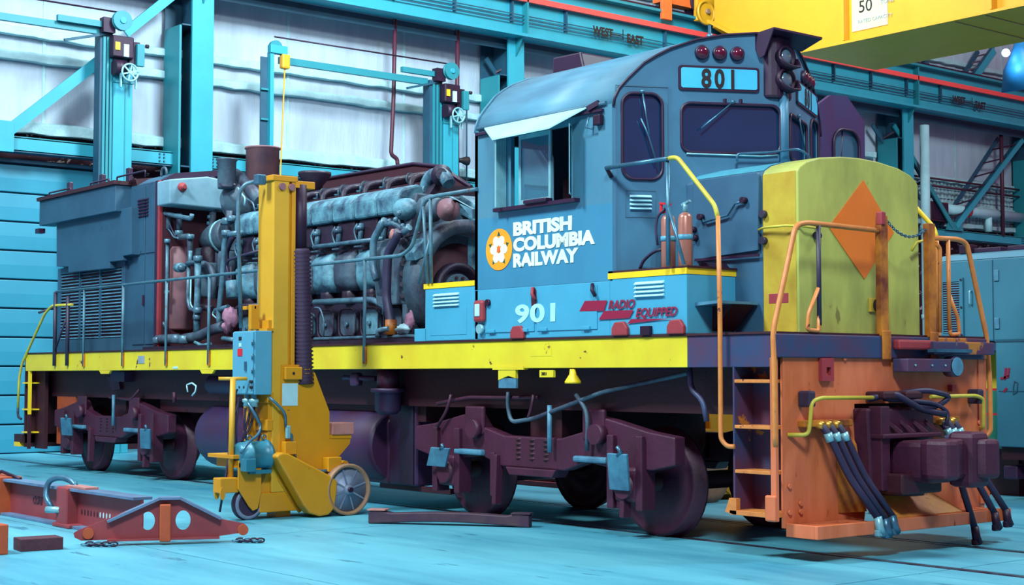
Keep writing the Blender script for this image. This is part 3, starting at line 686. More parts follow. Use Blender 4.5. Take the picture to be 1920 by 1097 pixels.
# headlight
hl_ = MB().prism([(XA-.30, CY-.20), (XA-.04, CY-.17), (XA+.03, CY-.08), (XA+.03, CY+.08), (XA-.04, CY+.17), (XA-.30, CY+.20)], 'z', 4.22, 4.83).build('headlight_housing', 'board_frame', loco, bevel=.03)
for z in (4.62, 4.40):
    o = MB().lathe((XA+.0, CY, z), (1, 0, 0), [(0, .12), (.06, .12), (.06, .098), (.03, .09)], 22).build('lamp_bezel', 'dark_metal', hl_)
    MB().lathe((XA+.03, CY, z), (1, 0, 0), [(0, .092), (.03, .06), (.035, .001)], 18).build('lens', 'lens_glass', hl_)
    v = MB(); vs = []; fs = []
    for k in range(9):
        a = PI*k/8; vs += [(XA+.05, CY+.122*math.cos(a), z-.122*math.sin(a)), (XA+.06+.15*(1-abs(k-4)/4.5), CY+.13*math.cos(a), z-.11*math.sin(a))]
    for k in range(8): fs.append((2*k, 2*k+1, 2*k+3, 2*k+2))
    v.add(vs, fs, True); o2 = v.build('lamp_hood', 'dark_metal', hl_); o2.modifiers.new('thick', 'SOLIDIFY').thickness = .012
# roof visor over the headlight
vz = [P(1436, 70, 'y', CY-.22), P(1474, 62, 'y', CY-.22), P(1522, 69, 'y', CY+.18), P(1520, 78, 'y', CY+.18), P(1498, 92, 'y', CY+.30), P(1440, 108, 'y', CY-.24)]
vv = [(-1.40, CY-.24, 4.85), (-1.08, CY-.24, 4.875), (-.86, CY+.20, 4.80), (-1.30, CY+.42, 4.78), (-1.40, CY+.1, 4.86)]
MB().add(vv+[(x, y, z-.02) for x, y, z in vv], [(0, 1, 2, 3, 4), (9, 8, 7, 6, 5)]+[(i, i+5, (i+1) % 5+5, (i+1) % 5) for i in range(5)]).build('roof_visor', 'board_frame', loco)
MB().prism([(-1.40, 4.85), (-1.08, 4.86), (-1.20, 4.62), (-1.26, 4.60)], 'y', CY-.25, CY-.235).build('visor_side', 'board_frame', loco)
MB().lathe((-1.62, .95, 4.80), (0, 0, 1), [(0, .03), (.05, .03), (.06, .015), (.14, .015)], 10).build('antenna', 'steel_blue', loco)
# roof box on the far rear
q = P(1065, 132, 'y', 2.0); b_ = MB()
rb = MB().prism([P(u, v, 'y', 1.15)[0::2] for u, v in ((1035, 150), (1100, 150), (1088, 97), (1036, 108))], 'y', 1.15, 1.75).build('roof_box', 'board_frame', loco, bevel=.02)
# all weather window box on the far side
def fx(a, b, w_): return (-2.12+w_, a, b)
wl = rrect(3.35, 3.79, 3.72, 4.24, .16, 6)
awl = MB().plate([(3.02, 3.60), (3.90, 3.60), (3.90, 4.36), (3.60, 4.62), (3.32, 4.60), (3.02, 4.42)], [wl], fx, .05).build('side_window_box', 'box_purple', loco, label='far side projecting window panel')
MB().tube([(-2.06, y, z) for y, z in wl]+[(-2.06, wl[0][0], wl[0][1])], .018, 6, cap=False).build('gasket', 'board_frame', awl)
MB().plate(wl, [], lambda a, b, w_: (-2.10+w_, a, b), .006).build('pane', 'glass_clear', awl)
MB().tube([(-2.10, 3.50, 3.72), (-2.10, 3.54, 4.23)], .012, 6).build('mullion', 'board_frame', awl)
MB().prism([(3.32, 3.74), (3.92, 3.77), (3.88, 3.70), (3.5, 3.67)], 'x', -2.06, -1.9).build('shelf', 'black_maroon', awl)
MB().box(-2.7, -2.12, 3.86, 3.90, 3.60, 4.36).build('return_panel', 'box_purple', awl)
MB().box(-2.7, -2.12, 3.0, 3.90, 3.58, 3.62).build('box_floor', 'box_purple', awl)
# side window: sliding sash, deflector panes, sill, awning
def sash(x0, x1, y, name='sliding_sash', pane='glass_clear'):
    o = MB().plate([(x0, 3.27), (x1, 3.27), (x1, 3.985), (x0, 3.985)], [[(x0+.035, 3.32), (x1-.035, 3.32), (x1-.035, 3.94), (x0+.035, 3.94)]], lambda a, b, w_: (a, y+w_, b), .02).build(name, 'steel_light', loco)
    MB().plate([(x0+.03, 3.31), (x1-.03, 3.31), (x1-.03, 3.95), (x0+.03, 3.95)], [], lambda a, b, w_: (a, y+.008+w_, b), .004).build('pane', pane, o); return o
s_ = sash(-3.385, -2.885, .0)
s_.name = 'sliding_sash'
sd = MB().plate([(-.15, 3.29), (.0, 3.29), (.0, 3.99), (-.15, 3.97)], [[(-.135, 3.31), (-.02, 3.31), (-.02, 3.97), (-.135, 3.95)]], lambda a, b, w_: (-2.56+w_-a*.9, a-.012, b), .012).build('wind_deflector', 'steel_light', loco)
MB().plate([(-.135, 3.31), (-.02, 3.31), (-.02, 3.97), (-.135, 3.95)], [], lambda a, b, w_: (-2.556+w_-a*.9, a-.012, b), .004).build('pane', 'glass_clear', sd)
MB().box(-3.60, -3.575, -.14, -.01, 3.26, 4.0).build('wind_deflector', 'steel_light', loco)
MB().box(-3.72, -2.45, -.07, 0, 3.225, 3.262).build('window_sill', 'board_frame', loco)
MB().box(-3.2, -2.85, -.1, -.0, 3.262, 3.30).build('arm_rest', 'board_frame', loco, bevel=.01)
MB().box(-3.60, -2.5, .05, .08, 3.2, 4.05).build('window_jamb', 'interior_dark', loco) if False else None
MB().add([(-4.02, -.02, 4.145), (-2.30, -.02, 4.145), (-2.10, -.16, 4.10), (-2.53, -.34, 3.94), (-3.42, -.34, 3.935), (-3.95, -.34*.6, 3.98)][0:0] or
         [(-3.93, -.02, 4.135), (-2.32, -.02, 4.135), (-2.56, -.30, 3.935), (-3.44, -.30, 3.93),
          (-3.93, -.02, 4.120), (-2.32, -.02, 4.120), (-2.56, -.30, 3.92), (-3.44, -.30, 3.915)],
         [(0, 3, 2, 1), (4, 5, 6, 7), (0, 1, 5, 4), (1, 2, 6, 5), (2, 3, 7, 6), (3, 0, 4, 7)]).build('awning', 'white_paint', loco, label='pale sheet metal awning over the cab window')
MB().box(-4.06, -2.1, -.035, .0, 4.06, 4.085).build('awning_rail', 'board_frame', loco)
MB().bar((-2.28, -.05, 4.10), (-2.15, -.02, 4.15), .03, .05).build('awning_hinge', 'board_frame', loco)
MB().box(-2.20, -2.10, -.06, 0, 3.93, 4.03).build('mirror_bracket', 'dark_metal', loco, bevel=.01)
MB().tube([(-2.26, -.05, 4.02), (-2.28, -.07, 3.92), (-2.2, -.05, 3.9)], .01, 6).build('hook', 'steel_blue', loco)
# interior
MB().box(XC0+.06, XC1+.1, .1, 2.95, 2.46, 2.52).build('cab_floor', 'interior_dark', loco)
MB().box(XC0+.06, XC0+.09, .08, 2.94, 2.5, 3.28).build('cab_lining', 'interior_dark', loco)
m = MB().box(-3.0, -2.6, .35, .8, 2.9, 3.0).box(-3.12, -3.0, .35, .8, 3.0, 3.55).box(-2.85, -2.75, .5, .62, 2.5, 2.9); m.build('cab_seat', 'interior_dark', loco, bevel=.03)
MB().box(-2.5, -2.1, .5, 1.1, 2.5, 3.45).build('control_stand', 'interior_dark', loco, bevel=.03)
# writing on the cab side
def side_px(u0, u1, v): a, b = P(u0, v, 'y', 0), P(u1, v, 'y', 0); return a[0], b[0]-a[0]
for ln, z, u1 in (('BRITISH', 2.972, 1073), ('COLUMBIA', 2.812, 1116), ('RAILWAY', 2.652, 1085)):
    x0, wd = side_px(963, u1, 460)
    text(ln, (x0, -.004, z), .178, SIDE, 'logo_white', near, off=.0095, fit=wd, name='railway_lettering')
lg = MB().cyl((-3.70, -.001, 2.842), (-3.70, -.006, 2.842), .215, n=40).build('dogwood_badge', 'logo_orange', near)
def disc(cx, cz, rx, rz, rot, y, n=18):
    return [(cx+rx*math.cos(a)*math.cos(rot)-rz*math.sin(a)*math.sin(rot), cz+rx*math.cos(a)*math.sin(rot)+rz*math.sin(a)*math.cos(rot)) for a in (2*PI*k/n for k in range(n))]
pe = MB()
for k in range(6):
    a = PI/2+PI/3*k+PI/6; cx, cz = -3.70+.085*math.cos(a), 2.842+.095*math.sin(a)
    pe.prism(disc(cx, cz, .055, .048, a, 0), 'y', -.0085-.0002*k, -.006)
pe.build('badge_flower', 'logo_white', near)
MB().prism(disc(-3.70, 2.842, .026, .032, 0, 0), 'y', -.0115, -.009).build('badge_centre', 'crane_orange', near)
lf = MB()
for k in range(5):
    a = PI/2+2*PI/5*k; c, s = math.cos(a), math.sin(a)
    lf.prism([(-3.70+.13*c-.026*s, 2.842+.14*s+.026*c), (-3.70+.175*c, 2.842+.19*s), (-3.70+.13*c+.026*s, 2.842+.14*s-.026*c)], 'y', -.0075, -.0062)
lf.build('badge_leaves', 'leaf_green', near)

# ---- lower light blue boxes (battery box, skirt, front step box)
MB().box(-5.0, -4.11, .0, .62, 1.92, 2.49).build('battery_box', 'loco_skirt', loco, bevel=.008)
MB().box(-5.02, -4.11, -.006, .62, 2.49, 2.545).build('step_nosing', 'stripe_yellow', loco)
MB().box(-5.2, -4.98, .0, .3, 1.92, 2.06).build('box_foot', 'loco_skirt', loco, bevel=.005)
MB().box(-4.11, -2.03, .0, .5, 1.92, 2.44).build('side_skirt', 'loco_skirt', loco, bevel=.008)
MB().box(-2.03, -1.02, .0, .64, 1.92, 2.46).build('front_step_box', 'loco_skirt', loco, bevel=.008)
MB().box(-2.05, -1.015, -.006, .645, 2.455, 2.51).build('step_nosing', 'stripe_yellow', loco)
MB().box(-2.05, -1.0, .0, .65, 2.51, 2.53).build('step_tread', 'black_maroon', loco)
for x0_, x1_, z0_ in ((-4.83, -4.38, 2.43), (-1.68, -1.30, 2.41)):
    for k in range(4):
        z = z0_-k*.038
        MB().prism([(0, z), (-.028, z-.024), (0, z-.028)], 'x', x0_, x1_).build('louvre', 'white_paint', loco)
MB().box(-4.9, -4.25, -.004, 0, 1.98, 2.27).build('panel_edge', 'loco_skirt', loco, bevel=.002)
# access doors outlined on the skirt with hinges, flaps
for x0_, x1_ in ((-3.92, -3.13), (-3.09, -2.20)):
    MB().plate([(x0_, 1.99), (x1_, 1.99), (x1_, 2.41), (x0_, 2.41)], [], lambda a, b, w_: (a, -.010+w_, b), .010).build('access_door', 'loco_skirt', loco, bevel=.003)
    for x in (x0_+.12, x1_-.14): MB().box(x-.06, x+.05, -.03, 0, 1.985, 2.02).build('hinge', 'loco_skirt', loco, bevel=.005)
for x in (-3.14, -2.25):
    o = MB().tube([(x, -.02, 2.42), (x+.02, -.045, 2.36), (x+.05, -.03, 2.30)], .018, 8).build('latch', 'rust_red' if x < -3 else 'dark_metal', loco)
MB().plate(disc(-3.13, 2.30, .04, .13, 0, 0), [], lambda a, b, w_: (a, -.014+w_, b), .004).build('rust_patch', 'pipe_maroon', loco)
# emergency cutoff
o = MB().box(-4.07, -3.9, -.06, 0, 2.10, 2.33).build('fuel_cutoff', 'rust_red', loco, bevel=.04)
MB().box(-4.03, -3.95, -.07, -.055, 2.16, 2.29).build('cutoff_plate', 'paper_white', o, bevel=.01)
MB().cyl((-3.98, -.05, 2.03), (-3.98, 0, 2.03), .05, n=14).build('cutoff_cap', 'steel_light', loco)
MB().cyl((-3.86, -.04, 2.30), (-3.86, 0, 2.30), .035, n=12).build('cutoff_cap', 'dark_metal', loco)
x0, wd = side_px(968, 1043, 600)
text('901', (x0, -.013, 2.085), .245, SIDE, 'white_paint', loco, off=.008, fit=wd, sp=1.05, name='road_number', label='patched road number reading 901')
for x in (-3.37, -1.86, -1.13):
    MB().prism([(x-.11, 1.92), (x-.11, 1.99), (x-.07, 2.045), (x+.05, 2.05), (x+.10, 1.99), (x+.10, 1.92)], 'y', -.04, .0).build('rail_bracket', 'rust_red', loco, bevel=.01)
for x in (-1.52,): MB().box(x-.06, x+.06, -.04, 0, 1.92, 2.0).build('step_bracket', 'dark_metal', loco)
# radio equipped
RB = MB()
zp = lambda x, y: P(860+x/2.917, 290+y/2.917, 'y', -.0115)[0::2]
for pg in (((690, 800), (812, 797), (795, 854), (660, 857)), ((795, 855), (957, 850), (935, 893), (765, 903)), ((943, 899), (1190, 897), (1100, 904), (922, 925))):
    RB.prism([zp(*p) for p in pg], 'y', -.0125, -.0105)
RB.build('radio_flash', 'crimson', loco, label='crimson lightning flash')
for wd_, a_, b_, bl_ in (('RADIO', 818, 964, 842), ('EQUIPPED', 968, 1196, 886)):
    p0, p1 = zp(a_, bl_), zp(b_, bl_)
    text(wd_, (p0[0], -.0125, p0[1]-.004), .112, SIDE, 'crimson', loco, shear=.3, off=.0025, fit=p1[0]-p0[0], name='radio_lettering')
# shelf on front of the step box
m = MB(); m.prism([(-1.02, 2.20), (-.74, 2.21), (-.74, 2.185), (-1.02, 2.17)], 'y', .1, .62); m.build('step_shelf', 'plate_blue', loco)
MB().prism([(-1.01, 2.18), (-.76, 2.18), (-1.01, 1.95)], 'y', .32, .6).build('shelf_gusset', 'black_maroon', loco)

# ---- short hood (nose)
NH, NY0, NY1 = -.27, .64, 2.38
np_ = [(NY0, DK), (NY0, 3.36), (NY0+.03, 3.40), (NY0+.12, 3.45), (NY0+.3, 3.50), (NY0+.6, 3.535), (CY, 3.545)]
np_ = np_+[(2*CY-y, z) for y, z in reversed(np_[:-1])]
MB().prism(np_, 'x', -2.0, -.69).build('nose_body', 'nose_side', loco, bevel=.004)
MB().prism([(y, z) for y, z in np_], 'x', -.69, NH).build('nose_front', 'nose_yellow', loco, bevel=.012, label='yellow nose front with orange diamond')
MB().box(-.68, NH-.03, NY0-.004, NY0+.01, DK+.01, 3.36).build('nose_cheek', 'nose_yellow_side', loco)
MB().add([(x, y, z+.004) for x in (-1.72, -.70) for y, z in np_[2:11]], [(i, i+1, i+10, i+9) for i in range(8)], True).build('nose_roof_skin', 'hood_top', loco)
MB().prism([(CY-.66, 2.88), (CY, 3.33), (CY+.66, 2.88), (CY, 2.43)][0:0] or [(1.045, 2.88), (1.545, 3.345), (1.99, 2.885), (1.545, 2.43)], 'x', NH, NH+.006).build('orange_diamond', 'orange_diamond', loco)
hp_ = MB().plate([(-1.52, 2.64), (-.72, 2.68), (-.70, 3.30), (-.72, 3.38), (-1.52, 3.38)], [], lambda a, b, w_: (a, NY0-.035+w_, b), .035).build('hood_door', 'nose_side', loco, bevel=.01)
MB().tube([(-1.40, .60, 3.02), (-1.35, .57, 2.98), (-1.05, .57, 3.02), (-.96, .57, 3.12), (-.86, .57, 3.13)], .012, 8).build('door_grab', 'steel_blue', hp_)
for x, z in ((-1.40, 3.03), (-.86, 3.14), (-1.5, 2.92), (-1.48, 2.84)): MB().cyl((x, .55, z), (x, .61, z), .03, n=10).build('grab_boss', 'dark_metal', hp_)
MB().box(-1.50, -.70, .595, .61, 2.62, 2.645).build('door_drip', 'board_frame', hp_)
MB().tube([(-.70, .60, 2.86), (-.62, .585, 2.875), (-.35, .56, 2.87), (-.22, .66, 2.86), (-.21, .86, 2.85)], .012, 8).build('nose_grab', 'rail_lime', loco)
for p in ((-.66, .62, 3.0), (-.66, .62, 2.76), (-.24, .86, 2.79)): MB().cyl((p[0], p[1]-.03, p[2]), (p[0], p[1]+.02, p[2]), .035, n=10).build('grab_boss', 'rail_dark', loco)
MB().tube([(-.21, 2.18, 2.72), (-.18, 2.22, 2.80), (-.18, 2.36, 2.83), (-.25, 2.52, 2.82)], .014, 8).build('nose_grab', 'rail_lime', loco)
MB().box(NH-.35, NH-.12, NY0-.006, NY0+.01, 2.19, 2.28).build('paint_patch', 'rust_red', loco, bevel=.004)
o = MB().box(NH, NH+.02, 1.60, 1.78, 2.13, 2.26).build('receptacle', 'nose_yellow_side', loco, bevel=.005)
MB().plate(disc(1.69, 2.195, .045, .055, 0, 0), [], lambda a, b, w_: (NH+.022+w_, a, b), .012).build('socket', 'ink_black', o)
MB().tube([FL(-.1)(1.06*sy, 3.59, 0), FL(-.1)(1.06*sy, 3.66, 0), FL(-.12)(1.35*sy, 3.68, 0), (XA+.16, CY+.02, 3.72), (XA+.16, CY+.2, 3.66), (XA+.1, CY+.2, 3.55)], .012, 8, .05).build('nose_handrail', 'steel_blue', loco)
MB().tube([(-.21, 2.4, 2.2), (-.2, 2.42, 2.3), (-.22, 2.42, 2.1)], .008, 6).build('wire', 'rust_red', loco)

# ---- front beam, pilot, footboard
MB().box(-.02, .03, -.02, 3.02, 1.70, 1.90).build('end_beam', 'beam_dirty', loco, bevel=.01)
op = [(.10, 1.70), (.10, .27), (1.16, .27), (1.22, .62), (1.04, .8), (1.04, 1.30), (2.0, 1.30), (2.0, .72), (1.95, .60), (2.22, .27), (2.98, .27), (2.98, 1.70)]
MB().plate(op, [], lambda a, b, w_: (w_-.03, a, b), .03).build('pilot_plate', 'pilot_orange', loco, bevel=.004)
MB().box(-.04, .012, 2.90, 2.985, .33, 1.70).build('pilot_edge', 'pilot_orange', loco)
m = MB().add([(.004, .80, .36), (.004, 1.15, .36), (.004, 1.02, 1.0), (.004, .78, .95), (.06, 1.12, .36), (.05, 1.0, .95)], [(0, 1, 4), (0, 4, 5, 3), (3, 5, 2), (1, 2, 5, 4), (0, 3, 2, 1)]).build('draft_flare', 'post_rust', loco)
fb = thing('tmp', (0, 0, 0), 'x', 'x') if False else None
MB().box(.30, .34, .12, 2.90, .20, .31).build('footboard_edge', 'pilot_orange', loco, bevel=.005)
MB().box(-.0, .299, .12, .16, .20, .31).build('footboard_end', 'pilot_orange', loco, bevel=.004)
MB().box(-.0, .299, .161, 2.86, .20, .235).build('footboard_base', 'pilot_orange', loco)
for (a, b) in ((.16, .93), (2.22, 2.90)):
    for k in range(5): MB().box(.03+k*.055, .055+k*.055, a, b, .265, .30).build('grating_bar', 'pilot_orange', loco)
MB().add([(.30, 1.02, .32), (.30, 2.20, .32), (-.02, 1.95, .56), (-.02, 1.15, .56), (.30, 1.02, .30), (.30, 2.20, .30), (-.02, 1.95, .54), (-.02, 1.15, .54)],
         [(0, 1, 2, 3), (4, 7, 6, 5), (0, 4, 5, 1), (1, 5, 6, 2), (2, 6, 7, 3), (3, 7, 4, 0)]).build('pilot_apron', 'apron_paint', loco)
for y, z in ((.16, .62), (.3, .47), (.16, .40), (.3, .40), (1.0, .44), (2.62, .5), (2.62, .42), (.42, 1.06), (2.9, 1.1), (.9, 1.7)): MB().cyl((0, y, z), (.02, y, z), .022, n=8).build('bolt', 'pilot_orange', loco)
MB().plate([(.56, 1.50), (.72, 1.50), (.72, 1.70), (.56, 1.70)], [[(.62, 1.55), (.68, 1.55), (.68, 1.62), (.62, 1.62)]], lambda a, b, w_: (.0+w_, a, b), .04).build('chain_bracket', 'rust_red', loco)
MB().box(.0, .05, 2.42, 2.48, 1.40, 1.46).build('stud', 'rust_red', loco)
# beam fittings on the right
MB().box(.03, .12, 1.55, 2.08, 1.78, 1.87).build('buffer_block', 'rust_red', loco, bevel=.02)
MB().box(.03, .20, 1.55, 2.24, 1.58, 1.70).build('junction_box', 'beam_dirty', loco, bevel=.01)
MB().box(.03, .16, 2.0, 2.95, 1.74, 1.86).build('buffer_block', 'beam_dirty', loco, bevel=.01)
MB().box(.12, .22, 1.95, 2.5, 1.76, 1.79).build('jumper_shelf', 'steel_blue', loco)
o = MB().cyl((.1, 2.28, 1.63), (.2, 2.28, 1.63), .095, n=20).build('ditch_lamp', 'beam_dirty', loco); MB().cyl((.2, 2.28, 1.63), (.212, 2.28, 1.63), .085, n=20).build('lens', 'plate_blue', o)
for y in (1.65, 1.9, 2.1): MB().cyl((.2, y, 1.64), (.21, y, 1.64), .01, n=6).build('bolt', 'steel_light', loco)
# pilot grab bars
for s in (1, -1):
    Y = lambda y: y if s > 0 else 2*CY-y+.06
    MB().tube([(.0, Y(.15), 1.05), (.12, Y(.28), 1.05), (.14, Y(.30), 1.33), (.14, Y(.42), 1.36), (.14, Y(1.12), 1.355)], .018, 8, .05).build('pilot_grab', 'rail_lime', loco)
    MB().box(.0, .14, Y(.32)-.04, Y(.32)+.04, 1.28, 1.42).build('grab_bracket', 'rail_dark', loco, bevel=.02)
# coupler and draft gear
cp = MB().prism([(1.02, 1.26), (1.98, 1.26), (1.98, 1.0), (1.90, .62), (1.14, .50), (1.06, .62)], 'x', -.1, .16).build('draft_housing', 'truck_purple', loco, bevel=.02)
MB().box(.12, .26, 1.08, 1.20, .55, 1.28).build('housing_rib', 'truck_purple', loco, bevel=.01)
MB().box(-.05, .30, 1.06, 1.9, 1.0, 1.04).build('housing_shelf', 'truck_purple', loco, bevel=.01)
for k in range(4): MB().bar((.02, 1.25+k*.18, 1.27), (.26, 1.36+k*.18, 1.04), .03, .03).build('housing_rib', 'truck_purple', loco)
MB().box(.1, .42, 1.15, 1.72, .52, .70).build('carrier_iron', 'black_maroon', loco, bevel=.02)
MB().box(.16, .62, 1.30, 1.80, .62, .98).build('coupler_shank', 'truck_purple', loco, bevel=.05)
ck = MB().add([], [])
kn = MB().prism([(.5, 1.28), (.62, 1.22), (.82, 1.22), (.86, 1.36), (.76, 1.44), (.74, 1.62), (.88, 1.70), (.92, 1.86), (.80, 1.96), (.60, 1.94), (.5, 1.8)], 'z', .66, 1.0).build('knuckle', 'truck_purple', loco, bevel=.04)
MB().box(.55, .82, 1.60, 1.86, .58, 1.06).build('coupler_head', 'truck_purple', loco, bevel=.05)
MB().box(.40, .62, 1.76, 1.98, .66, 1.02).build('coupler_horn', 'beam_dirty', loco, bevel=.02)
MB().cyl((.2, 1.42, .50), (.2, 1.42, .70), .2, n=18).build('draft_pad', 'black_maroon', loco)
MB().tube([(.1, 1.1, 1.34), (.22, 1.3, 1.40), (.26, 1.5, 1.30), (.2, 1.75, 1.24), (.3, 1.95, 1.2)], .03, 8, .1).build('jumper_cable', 'rubber_hose', loco)
MB().tube([(.1, 1.45, 1.38), (.25, 1.75, 1.42), (.3, 2.05, 1.36), (.24, 1.9, 1.26), (.2, 1.6, 1.28)], .025, 8, .1).build('jumper_cable', 'rubber_hose', loco)
MB().tube([(.12, 1.3, 1.34), (.2, 1.5, 1.33), (.26, 1.85, 1.30), (.3, 2.0, 1.22), (.3, 1.96, 1.1)], .02, 8, .1).build('jumper_cable', 'rubber_hose', loco)
for y in (1.3, 1.62): MB().box(.02, .24, y-.14, y+.1, 1.34, 1.41).build('cable_socket', 'black_maroon', loco, bevel=.02)
# air hoses
def hose(y0h, y1h, z1, x1=.34, gl='steel_blue', bulge=.12):
    o = MB().tube([(.02, y0h, 1.13), (.10, y0h+.01, 1.13), (.16, y0h+.04, 1.04), (.16+bulge*.6, y0h*.5+y1h*.5, .68), (x1, y1h, z1+.14)], .032, 9, .1).build('air_hose', 'rubber_hose', loco)
    MB().cyl((.03, y0h, 1.14), (.13, y0h+.01, 1.12), .035, n=10).build('hose_nipple', 'brass', o)
    MB().cyl((.15, y0h+.03, 1.06), (.165, y0h+.05, .99), .038, n=10).build('hose_clamp', 'steel_light', o)
    MB().tube([(x1, y1h, z1+.15), (x1+.01, y1h+.01, z1+.05), (x1+.02, y1h+.05, z1)], [.036, .04, .03], 9).build('glad_hand', gl, o)
    MB().box(x1-.02, x1+.03, y1h-.03, y1h+.07, z1-.02, z1+.04).build('glad_hand_lug', gl, o, bevel=.012)
for a, b, z, g in ((.46, .88, .20, 'steel_light'), (.56, .98, .18, 'steel_blue'), (.67, 1.08, .2, 'steel_blue')): hose(a, b, z, .36, g)
for a, b, z in ((2.15, 2.28, .03), (2.24, 2.60, .14), (2.34, 2.78, .16)): hose(a, b, z, .36, 'dark_metal')
MB().box(.0, .08, .28, .92, 1.11, 1.17).build('hose_manifold', 'post_rust', loco, bevel=.01)
MB().box(.0, .08, 2.0, 2.5, 1.11, 1.17).build('hose_manifold', 'post_rust', loco, bevel=.01)

# ---- front corner steps (near and far)
for s in (1, -1):
    Y = (lambda y: y) if s > 0 else (lambda y: 2*CY-y)
    def bx(x0, x1, y0, y1, z0, z1): return MB().box(x0, x1, *sorted((Y(y0), Y(y1))), z0, z1)
    for z in (1.50, 1.11, .73):
        bx(-.46, -.06, .0, .24, z-.015, z+.015).build('step_tread', 'rail_orange', loco, bevel=.004)
    bx(-.50, -.02, -.03, .26, .36, .40).build('step_tread', 'rail_orange', loco, bevel=.004)
    MB().prism([(-.55, .38), (-.5, .5), (-.42, .5), (-.42, .36)], 'y', *sorted((Y(-.03), Y(.02)))).build('step_guard', 'rail_orange', loco)
    bx(-.46, -.24, .24, .26, .4, 1.62).build('step_back', 'beam_dirty', loco)
    bx(-.24, -.05, .26, .28, .4, 1.62).build('step_back', 'black_maroon', loco)
    bx(-.05, .01, -.01, .03, .33, 1.70).build('step_stringer', 'pilot_orange', loco, bevel=.006)
    bx(-.48, -.46, .0, .25, .4, 1.62).build('step_stringer', 'beam_dirty', loco, bevel=.004)
    bx(-.1, .02, -.035, .0, .33, .55).build('stringer_foot', 'pilot_orange', loco, bevel=.02)
    # rear steps
    for z in (1.42, .98, .60):
        bx(XR-.12, XR+.12, .0, .24, z-.012, z+.012).build('step_tread', 'stripe_yellow', loco)
    bx(XR-.05, XR+.35, .2, .26, .33, 1.62).build('step_back', 'black_maroon', loco)
    bx(XR+.12, XR+.16, .0, .05, .9, 1.62).build('step_stringer', 'stripe_yellow', loco)
    bx(XR+.12, XR+.16, .0, .05, .33, .9).build('step_stringer', 'black_maroon', loco)
MB().box(XR-.15, XR-.10, .05, 2.97, .35, 1.86).build('rear_pilot', 'black_maroon', loco)
MB().box(XR+.5, XR+1.25, .35, .4, .42, 1.2).build('rear_pilot_wing', 'block_orange', loco)
MB().box(XR-.45, XR-.10, .0, 3.02, .42, .56).build('rear_footboard', 'black_maroon', loco)
MB().box(XR-.40, XR-.2, -.02, .2, .36, .43).build('rear_footboard_end', 'stripe_yellow', loco)

# ---- handrails
def rail(pts, name='handrail', mat='rail_grey', r=.021, rad=.08, **kw): return MB().tube(pts, r, 10, rad).build(name, mat, loco, **kw)
Yn = -.02
rail([(-15.1, Yn, 2.885), (-5.42, Yn, 2.885), (-5.22, Yn, 2.97), (-4.99, Yn, 3.46), (-4.80, Yn, 3.495), (-4.05, Yn, 3.50)])
rail([(-5.02, Yn, 3.49), (-4.93, Yn, 2.55)], 'rail_stanchion', r=.018)
rail([(-4.95, Yn, 3.49), (-4.96, Yn, 2.55)], 'rail_stanchion', r=.018) if False else None
rail([(-4.88, Yn, 3.49), (-4.86, Yn, 2.55)], 'rail_stanchion', r=.020)
rail([(-4.88, Yn, 3.05), (-5.10, Yn, 2.55)], 'rail_stanchion', r=.014)
for x in (-14.0, -12.6, -11.19, -9.93, -8.6, -7.4, -6.16):
    o = rail([(x, Yn, 2.885), (x, Yn, 1.70)], 'rail_stanchion', r=.020)
    MB().box(x-.03, x+.03, -.03, .0, 1.68, 1.88).build('stanchion_foot', 'post_rust', o, bevel=.005)
for x in (-15.12, -14.62): rail([(x, Yn, 2.885 if x < -15 else 2.8), (x, Yn, 1.7)], 'rail_stanchion', 'rail_dark', r=.032)
rail([(-15.1, Yn, 1.95), (-14.68, Yn, 2.45)], 'rail_stanchion', 'rail_dark', r=.016)
rail([(-14.45, Yn, 2.66), (-15.25, Yn, 2.67), (-15.55, Yn, 2.55), (XR-.1, Yn, 1.75), (XR-.22, Yn, 1.5), (XR-.25, Yn, 1.0)], 'end_handrail', 'rail_lime')
rail([(XR-.25, Yn, 1.02), (XR-.25, Yn, .85), (XR-.1, Yn, .82)], 'end_handrail', 'rail_dark')
rail([(XR-.1, .25, 2.6), (XR-.1, .5, 2.7), (XR-.1, 2.5, 2.7), (XR-.1, 2.75, 2.6), (XR-.1, 2.8, 1.9)], 'end_handrail', 'rail_dark')
# far side handrail
rail([(-15.1, 3.04, 2.885), (-5.2, 3.04, 2.885)], 'handrail')
for x in (-14, -11.2, -8.6, -6.2): rail([(x, 3.04, 2.885), (x, 3.04, 1.7)], 'rail_stanchion')
